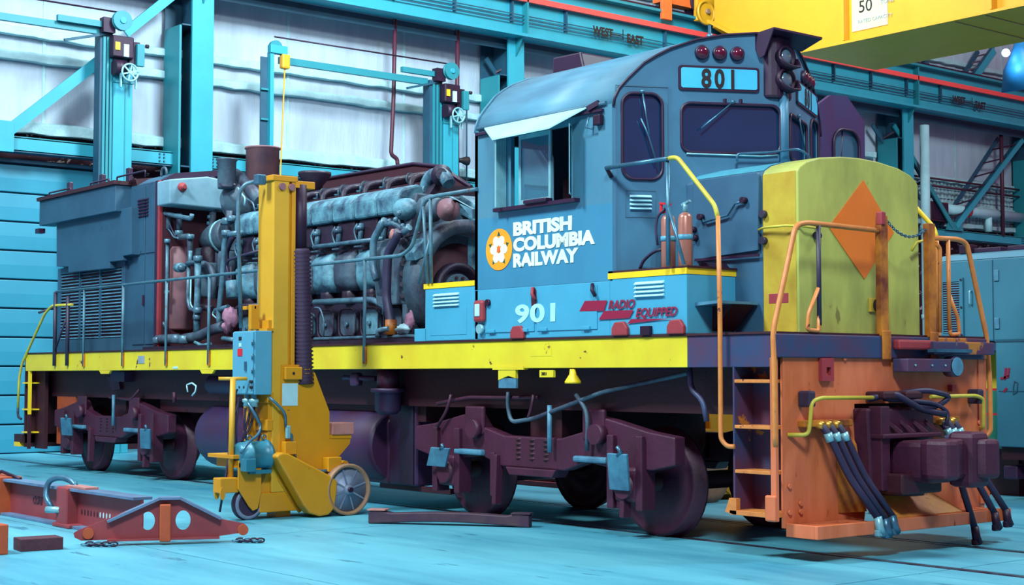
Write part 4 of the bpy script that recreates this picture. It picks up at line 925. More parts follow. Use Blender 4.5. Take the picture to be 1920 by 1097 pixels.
# near front corner rails
rail([(-2.0, -.07, 3.50), (-1.16, -.07, 3.50)], 'cab_handrail', 'steel_blue', rad=0)
rail([(-1.18, -.07, 3.50), (-1.06, -.07, 3.50), (-.60, -.07, 3.02), (-.57, -.07, 2.90)], 'cab_handrail', 'rail_lime', rad=.06)
rail([(-.57, -.07, 2.93), (-.555, -.07, 2.1), (-.555, -.07, 1.0), (-.50, -.05, .94), (-.44, -.02, .94)], 'step_handrail', 'rail_orange', rad=.06)
rail([(-1.20, -.05, 3.50), (-1.20, -.05, 2.53)], 'rail_stanchion', 'steel_blue', rad=0)
rail([(-1.20, -.05, 3.08), (-1.0, -.05, 2.53)], 'rail_brace', 'steel_blue', r=.016, rad=0)
rail([(-2.0, -.06, 3.50), (-2.0, -.0, 3.42)], 'rail_clip', 'dark_metal', rad=0)
for s in (1, -1):
    Y = (lambda y: y) if s > 0 else (lambda y: 2*CY-y+.02)
    yi = 1.46 if s > 0 else 2.19
    hz = 2.86 if s > 0 else 2.84
    rail([(.0, yi, hz-.01), (.0, Y(.42), hz), (.0, Y(.28), hz-.03), (.0, Y(-.02), 1.92), (.02, Y(-.03), 1.5), (.02, Y(-.03), 1.02), (.0, Y(.0), .97), (-.03, Y(.03), .96)], 'corner_handrail', 'rail_orange', r=.024, rad=.08)
    rail([(.0, Y(.58), hz), (.0, Y(.58), 1.98)], 'rail_stanchion', 'rail_dark' if s > 0 else 'rail_orange', rad=0)
    rail([(.0, Y(.57), 2.30), (.0, Y(.44), 2.08), (.0, Y(.42), 1.94), (.0, Y(.57), 1.93), (.0, Y(.58), 2.1)], 'rail_brace', 'rail_orange', r=.018, rad=.03)
rail([(.0, 2.27, 2.78), (.0, 2.33, 2.74), (.0, 2.31, 1.95)], 'rail_stanchion', 'rail_orange', r=.02, rad=.05)
for y, z1 in ((1.455, 2.99), (2.165, 2.96)):
    MB().box(-.035, .035, y-.05, y+.05, 1.90, z1).build('gate_post', 'post_rust', loco, bevel=.008)
    MB().box(.03, .05, y-.06, y+.06, 1.69, 1.95).build('post_bracket', 'post_rust', loco, bevel=.008)
MB().box(-.02, .05, 1.40, 1.46, 2.9, 3.02).build('chain_hook', 'rust_red', loco, bevel=.01)
# safety chain, link by link
cn = 22
for k in range(cn):
    h = (k+.5)/cn; y = 1.50+(2.14-1.50)*h; z = 2.98-.17*4*h*(1-h)*.75-.06*h
    dz = -.17*4*(1-2*h)*.75-.06; dirv = Vector((0, .64, dz)).normalized(); up = Vector((1, 0, 0)) if k % 2 else dirv.cross(Vector((1, 0, 0)))
    ring = [Vector((0, y, z))+dirv*.022*math.cos(2*PI*j/8)+up*.012*math.sin(2*PI*j/8) for j in range(9)]
    MB().tube(ring, .0045, 5).build('chain_link', 'steel_blue', loco)
rail([(-2.0, 3.09, 3.50), (-1.16, 3.09, 3.50), (-1.06, 3.09, 3.50), (-.60, 3.09, 3.02), (-.57, 3.09, 2.9)], 'cab_handrail', 'stripe_yellow', r=.024, rad=.06)
rail([(-.57, 3.09, 2.93), (-.555, 3.09, 1.0), (-.44, 3.04, .94)], 'step_handrail', 'rail_orange', rad=.06)

# ---- long hood: radiator section
HY0, HY1, HX0, HX1 = .60, 2.42, -16.30, -12.70
hp2 = [(HY0, DK), (HY0, 4.5), (HY0+.2, 4.62), (CY, 4.72), (HY1-.2, 4.62), (HY1, 4.5), (HY1, DK)]
MB().prism(hp2, 'x', HX0, -13.62).build('radiator_hood', 'hood_grey', loco)
MB().prism(hp2, 'x', -13.62, HX1).build('hood_section', 'hood_grey', loco)
MB().prism([(HY0, 4.5), (HY0-.03, 4.60), (CY, 4.74), (CY, 4.72)], 'x', HX0-.05, -13.5).build('hood_roof_edge', 'black_maroon', loco)
for s in (1, -1):
    Y = (lambda y: y) if s > 0 else (lambda y: 2*CY-y)
    MB().box(HX0-.45, -13.72, *sorted((Y(.34), Y(.62))), 4.10, 4.52).build('radiator_shroud', 'hood_grey', loco, bevel=.01, label='overhanging upper radiator shroud')
    MB().box(HX0-.48, -13.68, *sorted((Y(.30), Y(1.4))), 4.52, 4.58).build('shroud_cap', 'black_maroon', loco)
    pts = [(HX0-.22, 4.10), (HX0-.22, 2.73), (HX0+.35, 2.71), (HX0+.35, 2.58), (-15.1, 2.60), (-14.85, 2.82), (-14.3, 2.84), (-14.2, 2.94), (-13.75, 3.0), (-13.75, 4.10)]
    pts = [P(u, v, 'y', .45)[0::2] for u, v in ((106, 418), (106, 500), (128, 500), (128, 511), (205, 503), (205, 491), (230, 488), (230, 480), (246, 477), (246, 388))]
    MB().prism(pts, 'y', *sorted((Y(.45), Y(.60)))).build('lower_shroud', 'hood_grey', loco, bevel=.006, label='stepped lower radiator shroud panel')
a, b = P(118, 517, 'y', .6), P(231, 633, 'y', .6)
LX0, LX1, LZ0, LZ1 = a[0], b[0], b[2], a[2]+.02
MB().plate([(LX0-.12, LZ0-.22), (LX1+.12, LZ0-.22), (LX1+.12, LZ1+.1), (LX0-.12, LZ1+.1)], [[(LX0, LZ0), (LX1, LZ0), (LX1, LZ1), (LX0, LZ1)]], lambda u, v, w_: (u, .56+w_, v), .04).build('shutter_frame', 'hood_grey', loco, bevel=.005)
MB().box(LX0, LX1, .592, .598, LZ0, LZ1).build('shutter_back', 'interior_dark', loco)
for k in range(21):
    z = LZ0+(k+.5)*(LZ1-LZ0)/21
    MB().add([(LX0, .565, z-.010), (LX1, .565, z-.010), (LX1, .585, z+.008), (LX0, .585, z+.008), (LX0, .57, z-.016), (LX1, .57, z-.016)], [(0, 1, 2, 3), (0, 4, 5, 1), (3, 2, 5, 4), (0, 3, 4), (1, 5, 2)]).build('shutter_slat', 'plate_blue', loco)
for k in (1, 2): MB().box(LX0+(LX1-LX0)*k/3-.02, LX0+(LX1-LX0)*k/3+.02, .553, .59, LZ0, LZ1).build('shutter_mullion', 'hood_grey', loco)
# door section with small louvres, hatch, handle
for x0_, x1_ in ((-13.58, -13.18), (-13.15, -12.74)):
    MB().box(x0_, x1_, .585, .60, 2.02, 3.38).build('hood_door', 'hood_grey', loco, bevel=.005)
    MB().box(x0_, x1_, .585, .60, 3.42, 4.46).build('hood_panel', 'hood_grey', loco, bevel=.005)
MB().box(-13.20, -13.16, .56, .585, 2.62, 2.78).build('door_handle', 'board_frame', loco, bevel=.005)
for k in range(6): MB().prism([(.585, 4.27-k*.05), (.56, 4.245-k*.05), (.585, 4.24-k*.05)], 'x', -13.42, -13.05).build('small_louvre', 'board_frame', loco)
# rust red edge frame of the open bay and roof arch
MB().box(-12.72, -12.66, .57, .66, DK, 4.5).build('bay_frame', 'rust_red', loco, bevel=.008)
MB().box(-12.80, -12.72, .57, .60, DK, 4.5).build('bay_frame', 'board_frame', loco)
MB().prism([(HY0, 4.50), (HY0+.2, 4.62), (CY, 4.72), (HY1-.2, 4.62), (HY1, 4.5), (HY1-.0, 4.42), (CY, 4.63), (HY0, 4.42)], 'x', -12.74, -12.60).build('roof_arch', 'board_frame', loco)
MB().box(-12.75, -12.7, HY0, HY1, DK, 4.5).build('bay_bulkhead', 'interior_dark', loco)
# roof grabs and lifting eyes
for x0_, x1_ in ((-16.6, -15.7), (-14.9, -14.2), (-13.9, -12.9)):
    MB().tube([(x0_, .45, 4.56), (x0_, .45, 4.66), (x1_, .45, 4.66), (x1_, .45, 4.56)], .015, 6, .02).build('roof_grab', 'board_frame', loco)
for x in (-16.05, -14.75, -13.75): MB().box(x-.06, x+.06, .55, .62, 4.55, 4.8).build('lifting_lug', 'board_frame', loco, bevel=.01)
MB().tube([(-12.62+.09*math.cos(a), .62, 4.60+.09*math.sin(a)) for a in (PI*k/8 for k in range(-1, 10))], .02, 8).build('lifting_eye', 'engine_mid', loco)
MB().box(HX0-.62, HX0-.45, .34, .45, 3.98, 4.06).build('marker_bracket', 'board_frame', loco)
# far hood wall left standing behind the engine
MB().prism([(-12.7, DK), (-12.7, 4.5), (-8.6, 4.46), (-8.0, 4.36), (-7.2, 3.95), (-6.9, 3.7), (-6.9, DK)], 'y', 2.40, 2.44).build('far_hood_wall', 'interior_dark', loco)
MB().tube([(-12.0, 2.40, 4.50), (-8.6, 2.40, 4.47), (-8.0, 2.40, 4.37), (-7.3, 2.40, 4.02)], .03, 6).build('hood_rim', 'board_frame', loco)

# ---- trucks
def wheelmesh(s):
    m = MB(); m.lathe((0, 0, 0), (0, 1, 0), [(-.075, .20), (-.075, .40), (-.055, .43), (-.075, .47), (-.07, .51), (.045, .515), (.05, .545), (.075, .545), (.075, .44), (.03, .40), (.03, .2), (.075, .18)], 40)
    return m
def truck(xc, name_lbl):
    tr = MB().box(xc-.25, xc+.25, .45, 2.55, .62, 1.25).build('truck', 'black_maroon', loco, at=(xc, CY, .5), label=name_lbl)
    for xa in (xc-1.42, xc+1.42):
        for y in (.72, 2.30):
            o = wheelmesh(1).build('wheel', 'truck_purple', tr, at=(0, 0, 0)); o.location = Vector((xa, y, .513))-BASE[tr.name]
            if y > 1.5: o.rotation_euler = (0, 0, PI)
        MB().cyl((xa, .3, .513), (xa, 2.7, .513), .09, n=14).build('axle', 'black_maroon', tr)
        for y in (.30, 2.72):
            MB().box(xa-.15, xa+.15, y-.08, y+.08, .35, .68).build('journal_box', 'truck_purple', tr, bevel=.03)
            MB().cyl((xa, y-.12, .5), (xa, y+.1, .5), .12, n=16).build('journal_cap', 'truck_purple', tr)
            for s in (-1, 1):
                MB().box(xa+s*.2-.045, xa+s*.2+.045, y-.09, y+.09, .28, .98).build('pedestal', 'truck_purple', tr, bevel=.01)
    for y0t in (.26, 2.62):
        fr = [(-2.05, .98), (-2.05, .72), (-1.75, .66), (-1.15, .66), (-.85, .70), (-.5, .60), (.5, .60), (.85, .70), (1.15, .66), (1.75, .66), (2.05, .72), (2.05, .98), (1.7, 1.02), (1.2, 1.12), (.95, 1.16), (.8, 1.0), (.45, .92), (-.45, .92), (-.8, 1.0), (-.95, 1.16), (-1.2, 1.12), (-1.7, 1.02)]
        MB().prism([(xc+a, z) for a, z in fr], 'y', y0t, y0t+.14).build('side_frame', 'truck_purple', tr, bevel=.015)
        MB().prism([(xc+a, z) for a, z in ((-.4, .60), (.4, .60), (.34, .52), (-.34, .52))], 'y', y0t-.03, y0t+.17).build('spring_plank', 'truck_purple', tr, bevel=.01)
        for a in (-.22, 0, .22):
            sp = MB(); hel = [(xc+a+.075*math.cos(2*PI*k/8), y0t+.07+.075*math.sin(2*PI*k/8), .66+.24*k/40) for k in range(41)]
            sp.tube(hel, .016, 5).build('spring', 'black_maroon', tr)
        sgn = -1 if y0t < 1 else 1; yy = y0t if sgn < 0 else y0t+.14
        for a in (-.95, .95):
            MB().box(xc+a-.16, xc+a+.16, yy-.02, yy+.03, .92, 1.22).build('cylinder_mount', 'truck_purple', tr, bevel=.02)
        for a in (-1.0, .95):
            MB().box(xc+a-.26, xc+a+.22, yy-.06, yy+.06, .70, .76).build('frame_pad', 'plate_blue', tr, bevel=.02)
            MB().bar((xc+a+.45, yy-.02 if sgn < 0 else yy+.02, .2), (xc+a+.45, yy, .72), .06, .1).build('brake_hanger', 'truck_purple', tr, bevel=.01)
            MB().box(xc+a+.33, xc+a+.40, yy-.02, yy+.04, .28, .74).build('brake_lever', 'truck_purple', tr, bevel=.01)
            MB().cyl((xc+a+.1, yy+.1*sgn, .98), (xc+a+.1, yy, .98), .10, n=14).build('brake_cylinder', 'truck_purple', tr)
    MB().cyl((xc+.35, .2, .78), (xc+.35, .2, 1.25), .025, n=8).build('drain_pipe', 'plate_blue', tr)
    return tr
XT1, XT2 = -3.49, -13.72
t1 = truck(XT1, 'front two axle truck'); t2 = truck(XT2, 'rear two axle truck')
# tilted crossover plates beside the wheels
def tplate(cu, cv, y, w_, h_, tilt, tr, skew):
    c = Vector(P(cu, cv, 'y', y)); ex = Vector((1, 0, 0)); ez = Vector((skew, -.35, 1)).normalized()
    nv = ex.cross(ez).normalized(); m = Matrix((ex, nv, ez)).transposed()
    o = MB().obox(c, (w_, .025, h_), m).build('crossover_plate', 'plate_blue', tr, bevel=.004)
    for s, d in ((-1, 1), (1, 1)): MB().obox(c+ex*(w_*.3*s)-nv*.018, (.012, .012, h_*.62), m).build('plate_rib', 'board_frame', o) if False else None
    ring = [(-.3, -.3), (.3, -.3), (.3, .3), (-.3, .3), (-.3, -.3)]
    for i in range(4):
        a, b = ring[i], ring[i+1]
        MB().bar(c+ex*w_*a[0]+ez*h_*a[1]-nv*.016, c+ex*w_*b[0]+ez*h_*b[1]-nv*.016, .012, .012).build('plate_rib', 'board_frame', tr)
    MB().tube([c+ez*h_*.45, c+ez*h_*.55+ex*.05, c+ez*h_*.7], .02, 7).build('plate_hook', 'steel_blue', tr)
tplate(1160, 885, .10, .27, .38, 0, t1, .28)
tplate(822, 857, .10, .34, .28, 0, t1, .85)
tplate(273, 823, .10, .32, .36, 0, t2, .65)
tplate(125, 800, .10, .4, .34, 0, t2, .6)

# ---- tanks and piping under the frame
MB().lathe((-6.35, .62, .72), (-1, 0, 0), [(0, .40), (.05, .44), (4.3, .44), (4.42, .40), (4.5, .30), (4.53, .1)], 28).build('fuel_tank', 'tank_purple', loco)
MB().box(-6.3, -5.75, .42, 2.6, .28, 1.22).build('fuel_tank_head', 'tank_purple', loco, bevel=.03)
MB().box(-6.05, -5.78, .40, .43, .30, 1.2).build('tank_stain', 'engine_dark', loco)
MB().prism([(.42, .28), (.42, 1.0), (.62, 1.22), (2.4, 1.22), (2.6, 1.0), (2.6, .28)], 'x', -7.4, -6.3).build('fuel_tank_body', 'tank_purple', loco, bevel=.03)
MB().box(-6.6, -5.2, .5, .56, .22, .28).build('tank_bracket', 'black_maroon', loco)
for y, z in ((.45, 1.42), (.80, 1.42)):
    MB().lathe((-8.6, y, z), (-1, 0, 0), [(0, .10), (.08, .16), (2.0, .16), (2.1, .12), (2.16, .04)], 22).build('air_reservoir', 'tank_purple', loco)
fc = MB().lathe((-6.0, .2, 1.40), (0, 0, -1), [(0, .20), (.04, .20), (.05, .15), (.25, .15), (.30, .10)], 20).build('filter_bowl', 'tank_purple', loco)
MB().cyl((-6.0, .2, 1.40), (-6.0, .2, 1.62), .13, n=16).build('filter_neck', 'truck_purple', fc)
def upipe(pts, y, r, mat='truck_purple', name='brake_pipe', rad=.08): return MB().tube([P(u, v, 'y', y) for u, v in pts], r, 8, rad).build(name, mat, loco)
upipe([(820, 757), (880, 745), (950, 746), (1010, 745)], .25, .022)
upipe([(1290, 700), (1130, 735), (1000, 785), (958, 792), (952, 760), (953, 735)], .2, .022, 'engine_mid')
upipe([(1000, 740), (995, 770), (990, 785)], .2, .018)
upipe([(1080, 740), (1100, 770), (1102, 800), (1100, 845)], .2, .022, 'engine_mid')
upipe([(1293, 690), (1295, 730), (1318, 750), (1325, 790)], .2, .026, 'beam_dirty', 'sand_hose')
upipe([(820, 800), (838, 770), (846, 740)], .2, .018)
upipe([(645, 708), (705, 710)], .15, .03, 'tank_purple')
MB().box(*(lambda p: (p[0]-.08, p[0]+.08, p[1]-.05, p[1]+.05, p[2]-.09, p[2]+.07))(P(668, 710, 'y', .15))).build('valve', 'tank_purple', loco, bevel=.03)
upipe([(205, 745), (245, 750), (262, 730)], .25, .02)
upipe([(327, 735), (327, 755)], .2, .03)
MB().tube([P(u, v, 'y', .1) for u, v in ((352, 735), (350, 722), (360, 718), (368, 724), (366, 735), (360, 742))], .012, 6, .02).build('cable_tail', 'paper_white', loco)
MB().prism([P(u, v, 'y', .3)[0::2] for u, v in ((200, 705), (222, 710), (225, 730), (210, 732))], 'y', .3, .36).build('bracket_plate', 'truck_purple', loco)
MB().box(-13.5, -13.0, .2, .35, 1.45, 1.6).build('reservoir_bracket', 'tank_purple', loco)
# ================================================================== ENGINE BAY (parts of the locomotive)
eng = MB().box(-10.85, -6.45, .95, 2.1, 1.95, 2.55).build('engine', 'engine_dark', loco, label='exposed diesel engine with pale valve covers')
def pp(u, v, y): return P(u, v, 'y', y)
def ep(pts, y, r, mat='engine_pipe', name='engine_pipe', rad=.07, par=None): return MB().tube([P(p[0], p[1], 'y', p[2] if len(p) > 2 else y) for p in pts], r, 8, rad).build(name, mat, par or eng)
MB().prism([(1.0, 2.5), (.95, 3.5), (1.25, 3.9), (1.85, 3.9), (2.1, 3.5), (2.05, 2.5)], 'x', -10.8, -6.5).build('cylinder_block', 'engine_dark', eng)
rnd = random.Random(5)
def lump(x0, x1, y, z0, z1, dep, mat, name, lean=.0, seed=0):
    r_ = random.Random(seed); nx, nz = 5, 5; vs = []; fs = []
    for i in range(nx+1):
        for k in range(nz+1):
            u, v = i/nx, k/nz; e = 1-max(abs(2*u-1)**4, abs(2*v-1)**4)
            vs.append((x0+(x1-x0)*u+lean*v, y-dep*e**.5+r_.uniform(-.008, .008), z0+(z1-z0)*v+r_.uniform(-.006, .006)))
    for i in range(nx):
        for k in range(nz): a = i*(nz+1)+k; fs.append((a, a+nz+1, a+nz+2, a+1))
    m = len(vs); c = [vs[0], vs[nx*(nz+1)], vs[nx*(nz+1)+nz], vs[nz]]
    ring = [i*(nz+1) for i in range(nx+1)]+[nx*(nz+1)+k for k in range(1, nz+1)]+[i*(nz+1)+nz for i in range(nx-1, -1, -1)]+[k for k in range(nz-1, 0, -1)]
    b = [(vs[i][0], y+.12, vs[i][2]) for i in ring]; vs2 = vs+b; q = len(ring)
    for j in range(q): fs.append((ring[j], m+j, m+(j+1) % q, ring[(j+1) % q]))
    fs.append(tuple(m+j for j in range(q)))
    return MB().add(vs2, fs, True).build(name, mat, eng)
MZ = 4.05
for k in range(8):
    x0_ = -10.76+.515*k; x1_ = x0_+.50; xm = (x0_+x1_)/2
    # valve cover: a rounded box leaning outwards
    z = 3.54
    vc = MB(); sec = [(.80, z-.02), (.78, z+.20), (.86, z+.29), (1.10, z+.36), (1.24, z+.30), (1.24, z)]
    vc.prism(sec, 'x', x0_+.015, x1_-.01); vc.build('valve_cover', 'engine_pale', eng, bevel=.035)
    MB().tube([(x0_+.02, .84, z+.34), (x0_+.1, .84, z+.335), (x0_+.16, .8, z+.38)], .012, 6).build('cover_clamp', 'engine_pipe', eng)
    MB().box(x0_+.04, x1_-.04, .86, 1.1, 3.24, 3.52).build('cylinder_head', 'engine_dark', eng, bevel=.03)
    # fuel pump
    fp = MB().cyl((xm-.12, .82, 3.22), (xm-.12, .84, 3.46), .035, n=10); fp.cyl((xm-.12, .82, 3.38), (xm-.12, .82, 3.43), .055, n=10); fp.tube([(xm-.15, .80, 3.46), (xm-.2, .78, 3.38), (xm-.17, .79, 3.28), (xm-.12, .8, 3.2)], .012, 6, .03)
    fp.build('fuel_pump', 'engine_pipe', eng)
    MB().box(xm-.2, xm-.03, .78, .9, 3.16, 3.18).build('pump_bracket', 'engine_mid', eng)
    lump(x0_+.02, x1_-.02, .90, 2.62, 3.14, .12, 'engine_mid' if k % 2 else 'engine_pale', 'water_jacket', lean=-.04, seed=k)
    lump(x0_+.12, x1_-.16, .94, 2.46, 2.66, .08, 'engine_dark', 'jacket_foot', seed=k+20)
    od = MB().plate(rrect(x0_+.08, x1_-.08, 2.06, 2.37, .09, 5), [], lambda a, b, w_: (a, .90+w_, b), .06).build('crankcase_door', 'engine_mid' if k % 3 else 'engine_pale', eng, bevel=.012)
    MB().tube([(a, .89, b) for a, b in rrect(x0_+.055, x1_-.055, 2.035, 2.395, .1, 4)]+[(x1_-.055, .89, 2.3)], .012, 6, cap=False).build('door_ring', 'engine_dark', od)
    MB().cyl((xm, .86, 2.2), (xm, .90, 2.2), .03, n=8).build('door_bolt', 'engine_pipe', od)
    # manifold elbow
    MB().tube([(xm+.08, 1.42, MZ), (xm+.02, 1.25, MZ-.02), (xm+.03, 1.14, MZ-.08), (xm+.07, 1.10, 3.82)], .04, 8, .06).build('manifold_elbow', 'engine_dark', eng)
    MB().cyl((xm+.12, 1.42, MZ), (xm+.15, 1.42, MZ), .08, n=12).build('manifold_flange', 'engine_mid', eng)
MB().cyl((-10.9, 1.42, MZ), (-6.75, 1.42, MZ), .06, n=14).build('exhaust_manifold', 'engine_dark', eng)
ep([(588, 463), (720, 447)], .80, .028, 'engine_pipe', 'fuel_rail')
ep([(590, 567), (700, 562), (722, 575), (726, 590)], .78, .040, 'engine_pipe', 'oil_line')
ep([(590, 636), (770, 630), (784, 632)], .55, .022, 'engine_pipe', 'drain_line')
MB().box(-12.6, -5.1, .30, .36, 1.93, 1.97).build('bed_rail', 'engine_dark', eng)
# end of the engine: timing cover, flange plate, generator ring
MB().prism([(.75, 1.95), (.75, 3.2), (.9, 3.75), (2.1, 3.75), (2.3, 3.2), (2.3, 1.95)], 'x', -6.52, -6.42).build('end_plate', 'engine_mid', eng, bevel=.02)
lump(-7.10, -6.58, .80, 2.42, 3.22, .10, 'engine_mid', 'timing_cover', lean=-.05, seed=44)
MB().prism([(-7.2, 3.2), (-6.5, 3.2), (-6.4, 2.4), (-7.05, 2.4)], 'y', .74, .80).build('side_cover', 'engine_mid', eng, bevel=.02)
for k in range(6): MB().cyl((-6.5, .74, 2.5+k*.13), (-6.43, .70, 2.5+k*.13), .035, n=8).build('cover_bolt', 'engine_dark', eng)
ic = P(672+0, 0, 'y', .7) if False else None
q = P(790, 500, 'x', -6.42); MB().cyl((-6.42, q[1]-.02, 2.86), (-6.38, q[1]-.02, 2.86), .1, n=20).build('inspection_plate', 'engine_pale', eng)
CG = (1.45, 2.68)
gr = MB(); gr.lathe((-6.42, CG[0], CG[1]), (1, 0, 0), [(0, .76), (.30, .76), (.30, .60), (.1, .58), (.06, .3)], 44); gr.build('generator_ring', 'engine_mid', eng, bevel=0)
MB().lathe((-6.36, CG[0], CG[1]), (1, 0, 0), [(0, .5), (.03, .48), (.03, .1)], 36).build('generator_disc', 'interior_dark', eng)
MB().lathe((-6.32, CG[0]-.06, CG[1]-.1), (1, 0, 0), [(0, .34), (.12, .34), (.12, .27), (.05, .25)], 32).build('hub_ring', 'engine_dark', eng)
hb = MB().cyl((-6.30, CG[0]-.06, CG[1]-.1), (-6.22, CG[0]-.06, CG[1]-.1), .2, n=26).build('coupling_hub', 'engine_mid', eng)
for k in range(10):
    a = 2*PI*k/10; MB().cyl((-6.22, CG[0]-.06+.155*math.cos(a), CG[1]-.1+.155*math.sin(a)), (-6.20, CG[0]-.06+.155*math.cos(a), CG[1]-.1+.155*math.sin(a)), .02, n=8).build('hub_bolt', 'interior_dark', hb)
MB().box(-6.36, -6.32, 1.6, 2.0, 2.75, 3.25).build('generator_patch', 'engine_pale', eng)
MB().box(-5.6, -5.02, 1.0, 2.2, 1.92, 2.5).build('generator_base', 'interior_dark', eng)
# things on top of that end
ep([(798, 378), (799, 345), (812, 326), (832, 326), (842, 345)], 1.25, .085, 'engine_pale', 'water_elbow', .14)
ep([(775, 372), (775, 358), (800, 355)], 1.2, .05, 'engine_pale', 'water_elbow', .08)
q = P(828, 330, 'y', 1.3); MB().lathe(q, (.8, -.6, 0), [(0, .13), (.12, .13), (.14, .07), (.2, .07)], 18).build('pump_flange', 'engine_dark', eng)
q = P(840, 395, 'y', 1.0); MB().lathe((q[0], q[1], q[2]), (.8, -.6, 0), [(0, .13), (.1, .14), (.14, .08), (.2, .07), (.22, .02)], 18).build('governor_motor', 'stack_brown', eng)
q = P(760, 392, 'y', .8); MB().ball(q, .17, 14, (1.3, .7, .8)).build('governor', 'engine_pale', eng)
MB().lathe((q[0]+.3, q[1]+.1, q[2]-.02), (1, 0, 0), [(0, .16), (.12, .17), (.2, .12), (.3, .1)], 18).build('governor_body', 'engine_mid', eng)
m = MB().prism([P(u, v, 'y', 1.0)[0::2] for u, v in ((845, 368), (888, 392), (888, 410), (858, 375), (846, 374))], 'y', .98, 1.02); m.build('cover_edge', 'engine_pale', eng)
m = MB().prism([P(u, v, 'y', 1.6)[0::2] for u, v in ((850, 372), (870, 366), (900, 385), (900, 420), (862, 400))], 'y', 1.55, 1.9); m.build('turbo_housing', 'engine_pale', eng, bevel=.03)
m = MB().prism([P(u, v, 'y', .95)[0::2] for u, v in ((762, 405), (782, 408), (786, 430), (768, 440), (758, 425))], 'y', .9, 1.0); m.build('bracket_plate', 'engine_pale', eng, bevel=.01)
m = MB().prism([(.8, 3.18), (.62, 3.0), (.66, 2.9), (.9, 3.0)], 'x', -6.3, -6.1); m.build('ring_lug', 'engine_pale', eng, bevel=.01)
# hoses at that end
ep([(722, 412), (710, 432), (700, 450), (699, 500), (706, 525)], .62, .045, 'engine_pipe', 'coolant_hose', .1)
ep([(748, 432), (738, 455), (727, 475), (724, 560), (732, 600), (735, 612)], .55, .055, 'engine_hose', 'coolant_hose', .12)
q = P(738, 448, 'y', .55); MB().cyl(q, (q[0]+.05, q[1], q[2]+.09), .062, n=10).build('hose_band', 'wood_pink', eng)
ep([(722, 420), (738, 418), (752, 428), (766, 430)], .62, .03, 'engine_pipe', 'valve_body')
ep([(745, 438), (757, 436), (768, 426)], .6, .04, 'engine_pipe', 'valve_body')
for u, v in ((730, 415), (742, 412), (755, 424), (765, 425), (748, 400), (735, 437), (716, 423)):
    q = P(u, v, 'y', .62); MB().ball(q, .035, 8).build('fitting', 'engine_pipe', eng)
ep([(760, 445), (775, 440), (788, 436)], .75, .012, 'board_frame', 'fuel_line')
ep([(752, 425), (745, 405), (750, 395)], .75, .012, 'engine_pipe', 'fuel_line')
q = P(733, 612, 'y', .55); MB().cyl((q[0], q[1], q[2]-.1), (q[0], q[1], q[2]+.08), .07, n=12).build('pipe_union', 'post_rust', eng)
ep([(708, 632), (710, 620), (730, 616)], .5, .035, 'engine_pipe', 'drain_elbow', .06)
q = P(757, 617, 'y', .55); MB().rag(q, .09, (1.5, .8, .6)).build('rag', 'paper_white', eng)
q = P(768, 603, 'y', .6); MB().rag(q, .07, (.9, .8, 1.5)).build('rag', 'rag_pink', eng)
ep([(720, 590), (722, 560), (716, 520)], .75, .03, 'engine_pale', 'coolant_pipe')
ep([(606, 635), (608, 600), (600, 577), (590, 577)], .72, .012, 'engine_pipe', 'drain_tube')
# loose detail behind and under the left part
MB().box(-12.7, -12.64, .62, 2.4, 1.95, 4.4).build('equipment_rack', 'interior_dark', eng)
a = P(318, 330, 'y', 1.25); b = P(432, 392, 'y', 1.25)
MB().prism([P(u, v, 'x', -12.2)[1:] for u, v in ((318, 336), (390, 331), (452, 345), (452, 396), (318, 382))], 'x', -12.62, -12.2).build('expansion_tank', 'tank_white', loco, bevel=.02)
q = P(341, 351, 'x', -12.2); o = MB().lathe(q, (1, 0, 0), [(0, .07), (.03, .07), (.05, .035), (.1, .03)], 14).build('tank_gauge', 'rust_red', loco)
ep([(341, 352, .86), (334, 372, .86), (328, 390, .84), (327, 425, .82)], 1.1, .012, 'engine_pipe', 'gauge_line', .1, loco)
ep([(392, 333, 1.45), (402, 338, 1.4), (405, 352, 1.4), (402, 392, 1.3)], 1.0, .045, 'engine_hose', 'tank_hose', .08, loco)
ep([(399, 395), (397, 425), (391, 455), (393, 465)], 1.3, .055, 'engine_mid', 'tank_pipe', .08, loco)
for v in (396, 410, 422, 438): 
    q = P(398-(v-396)*.1, v, 'y', 1.3); MB().cyl(q, (q[0], q[1], q[2]+.05), .068, n=10).build('pipe_collar', 'engine_pale', loco)
# filter tanks
def vtank(u0, u1, v0, v1, y, mat, name='filter_tank'):
    a = P(u0, v1, 'y', y); b = P(u1, v0, 'y', y); r = (b[0]-a[0])/2/1.15
    return MB().lathe(((a[0]+b[0])/2, y, a[2]), (0, 0, 1), [(0, r*.8), (.03, r), (b[2]-a[2]-.05, r), (b[2]-a[2], r*.85)], 24).build(name, mat, loco, bevel=0)
vtank(322, 352, 462, 620, .95, 'stack_brown'); vtank(308, 322, 460, 640, .8, 'engine_mid')
vtank(383, 402, 462, 560, 1.2, 'engine_dark'); vtank(376, 402, 492, 560, 1.0, 'engine_mid')
MB().box(*(lambda a, b: (a[0], b[0], 1.1, 1.5, a[2], b[2]))(P(350, 520, 'y', 1.1), P(383, 463, 'y', 1.1))).build('valve_cabinet', 'engine_mid', loco, bevel=.02)
for u0, u1, v0, v1, y in ((402, 415, 463, 520, 1.3), (416, 438, 470, 540, 1.1)): vtank(u0, u1, v0, v1, y, 'engine_mid')
q = P(400, 450, 'y', 1.35); MB().lathe((q[0]-.3, q[1], q[2]), (1, .0, .05), [(0, .04), (.15, .17), (.45, .24), (.85, .26), (.9, .24)], 20).build('air_duct', 'engine_mid', loco)
MB().lathe((q[0]+.33, q[1], q[2]+.03), (1, .0, .05), [(0, .262), (.03, .265), (.06, .262)], 20).build('duct_band', 'steel_light', loco)
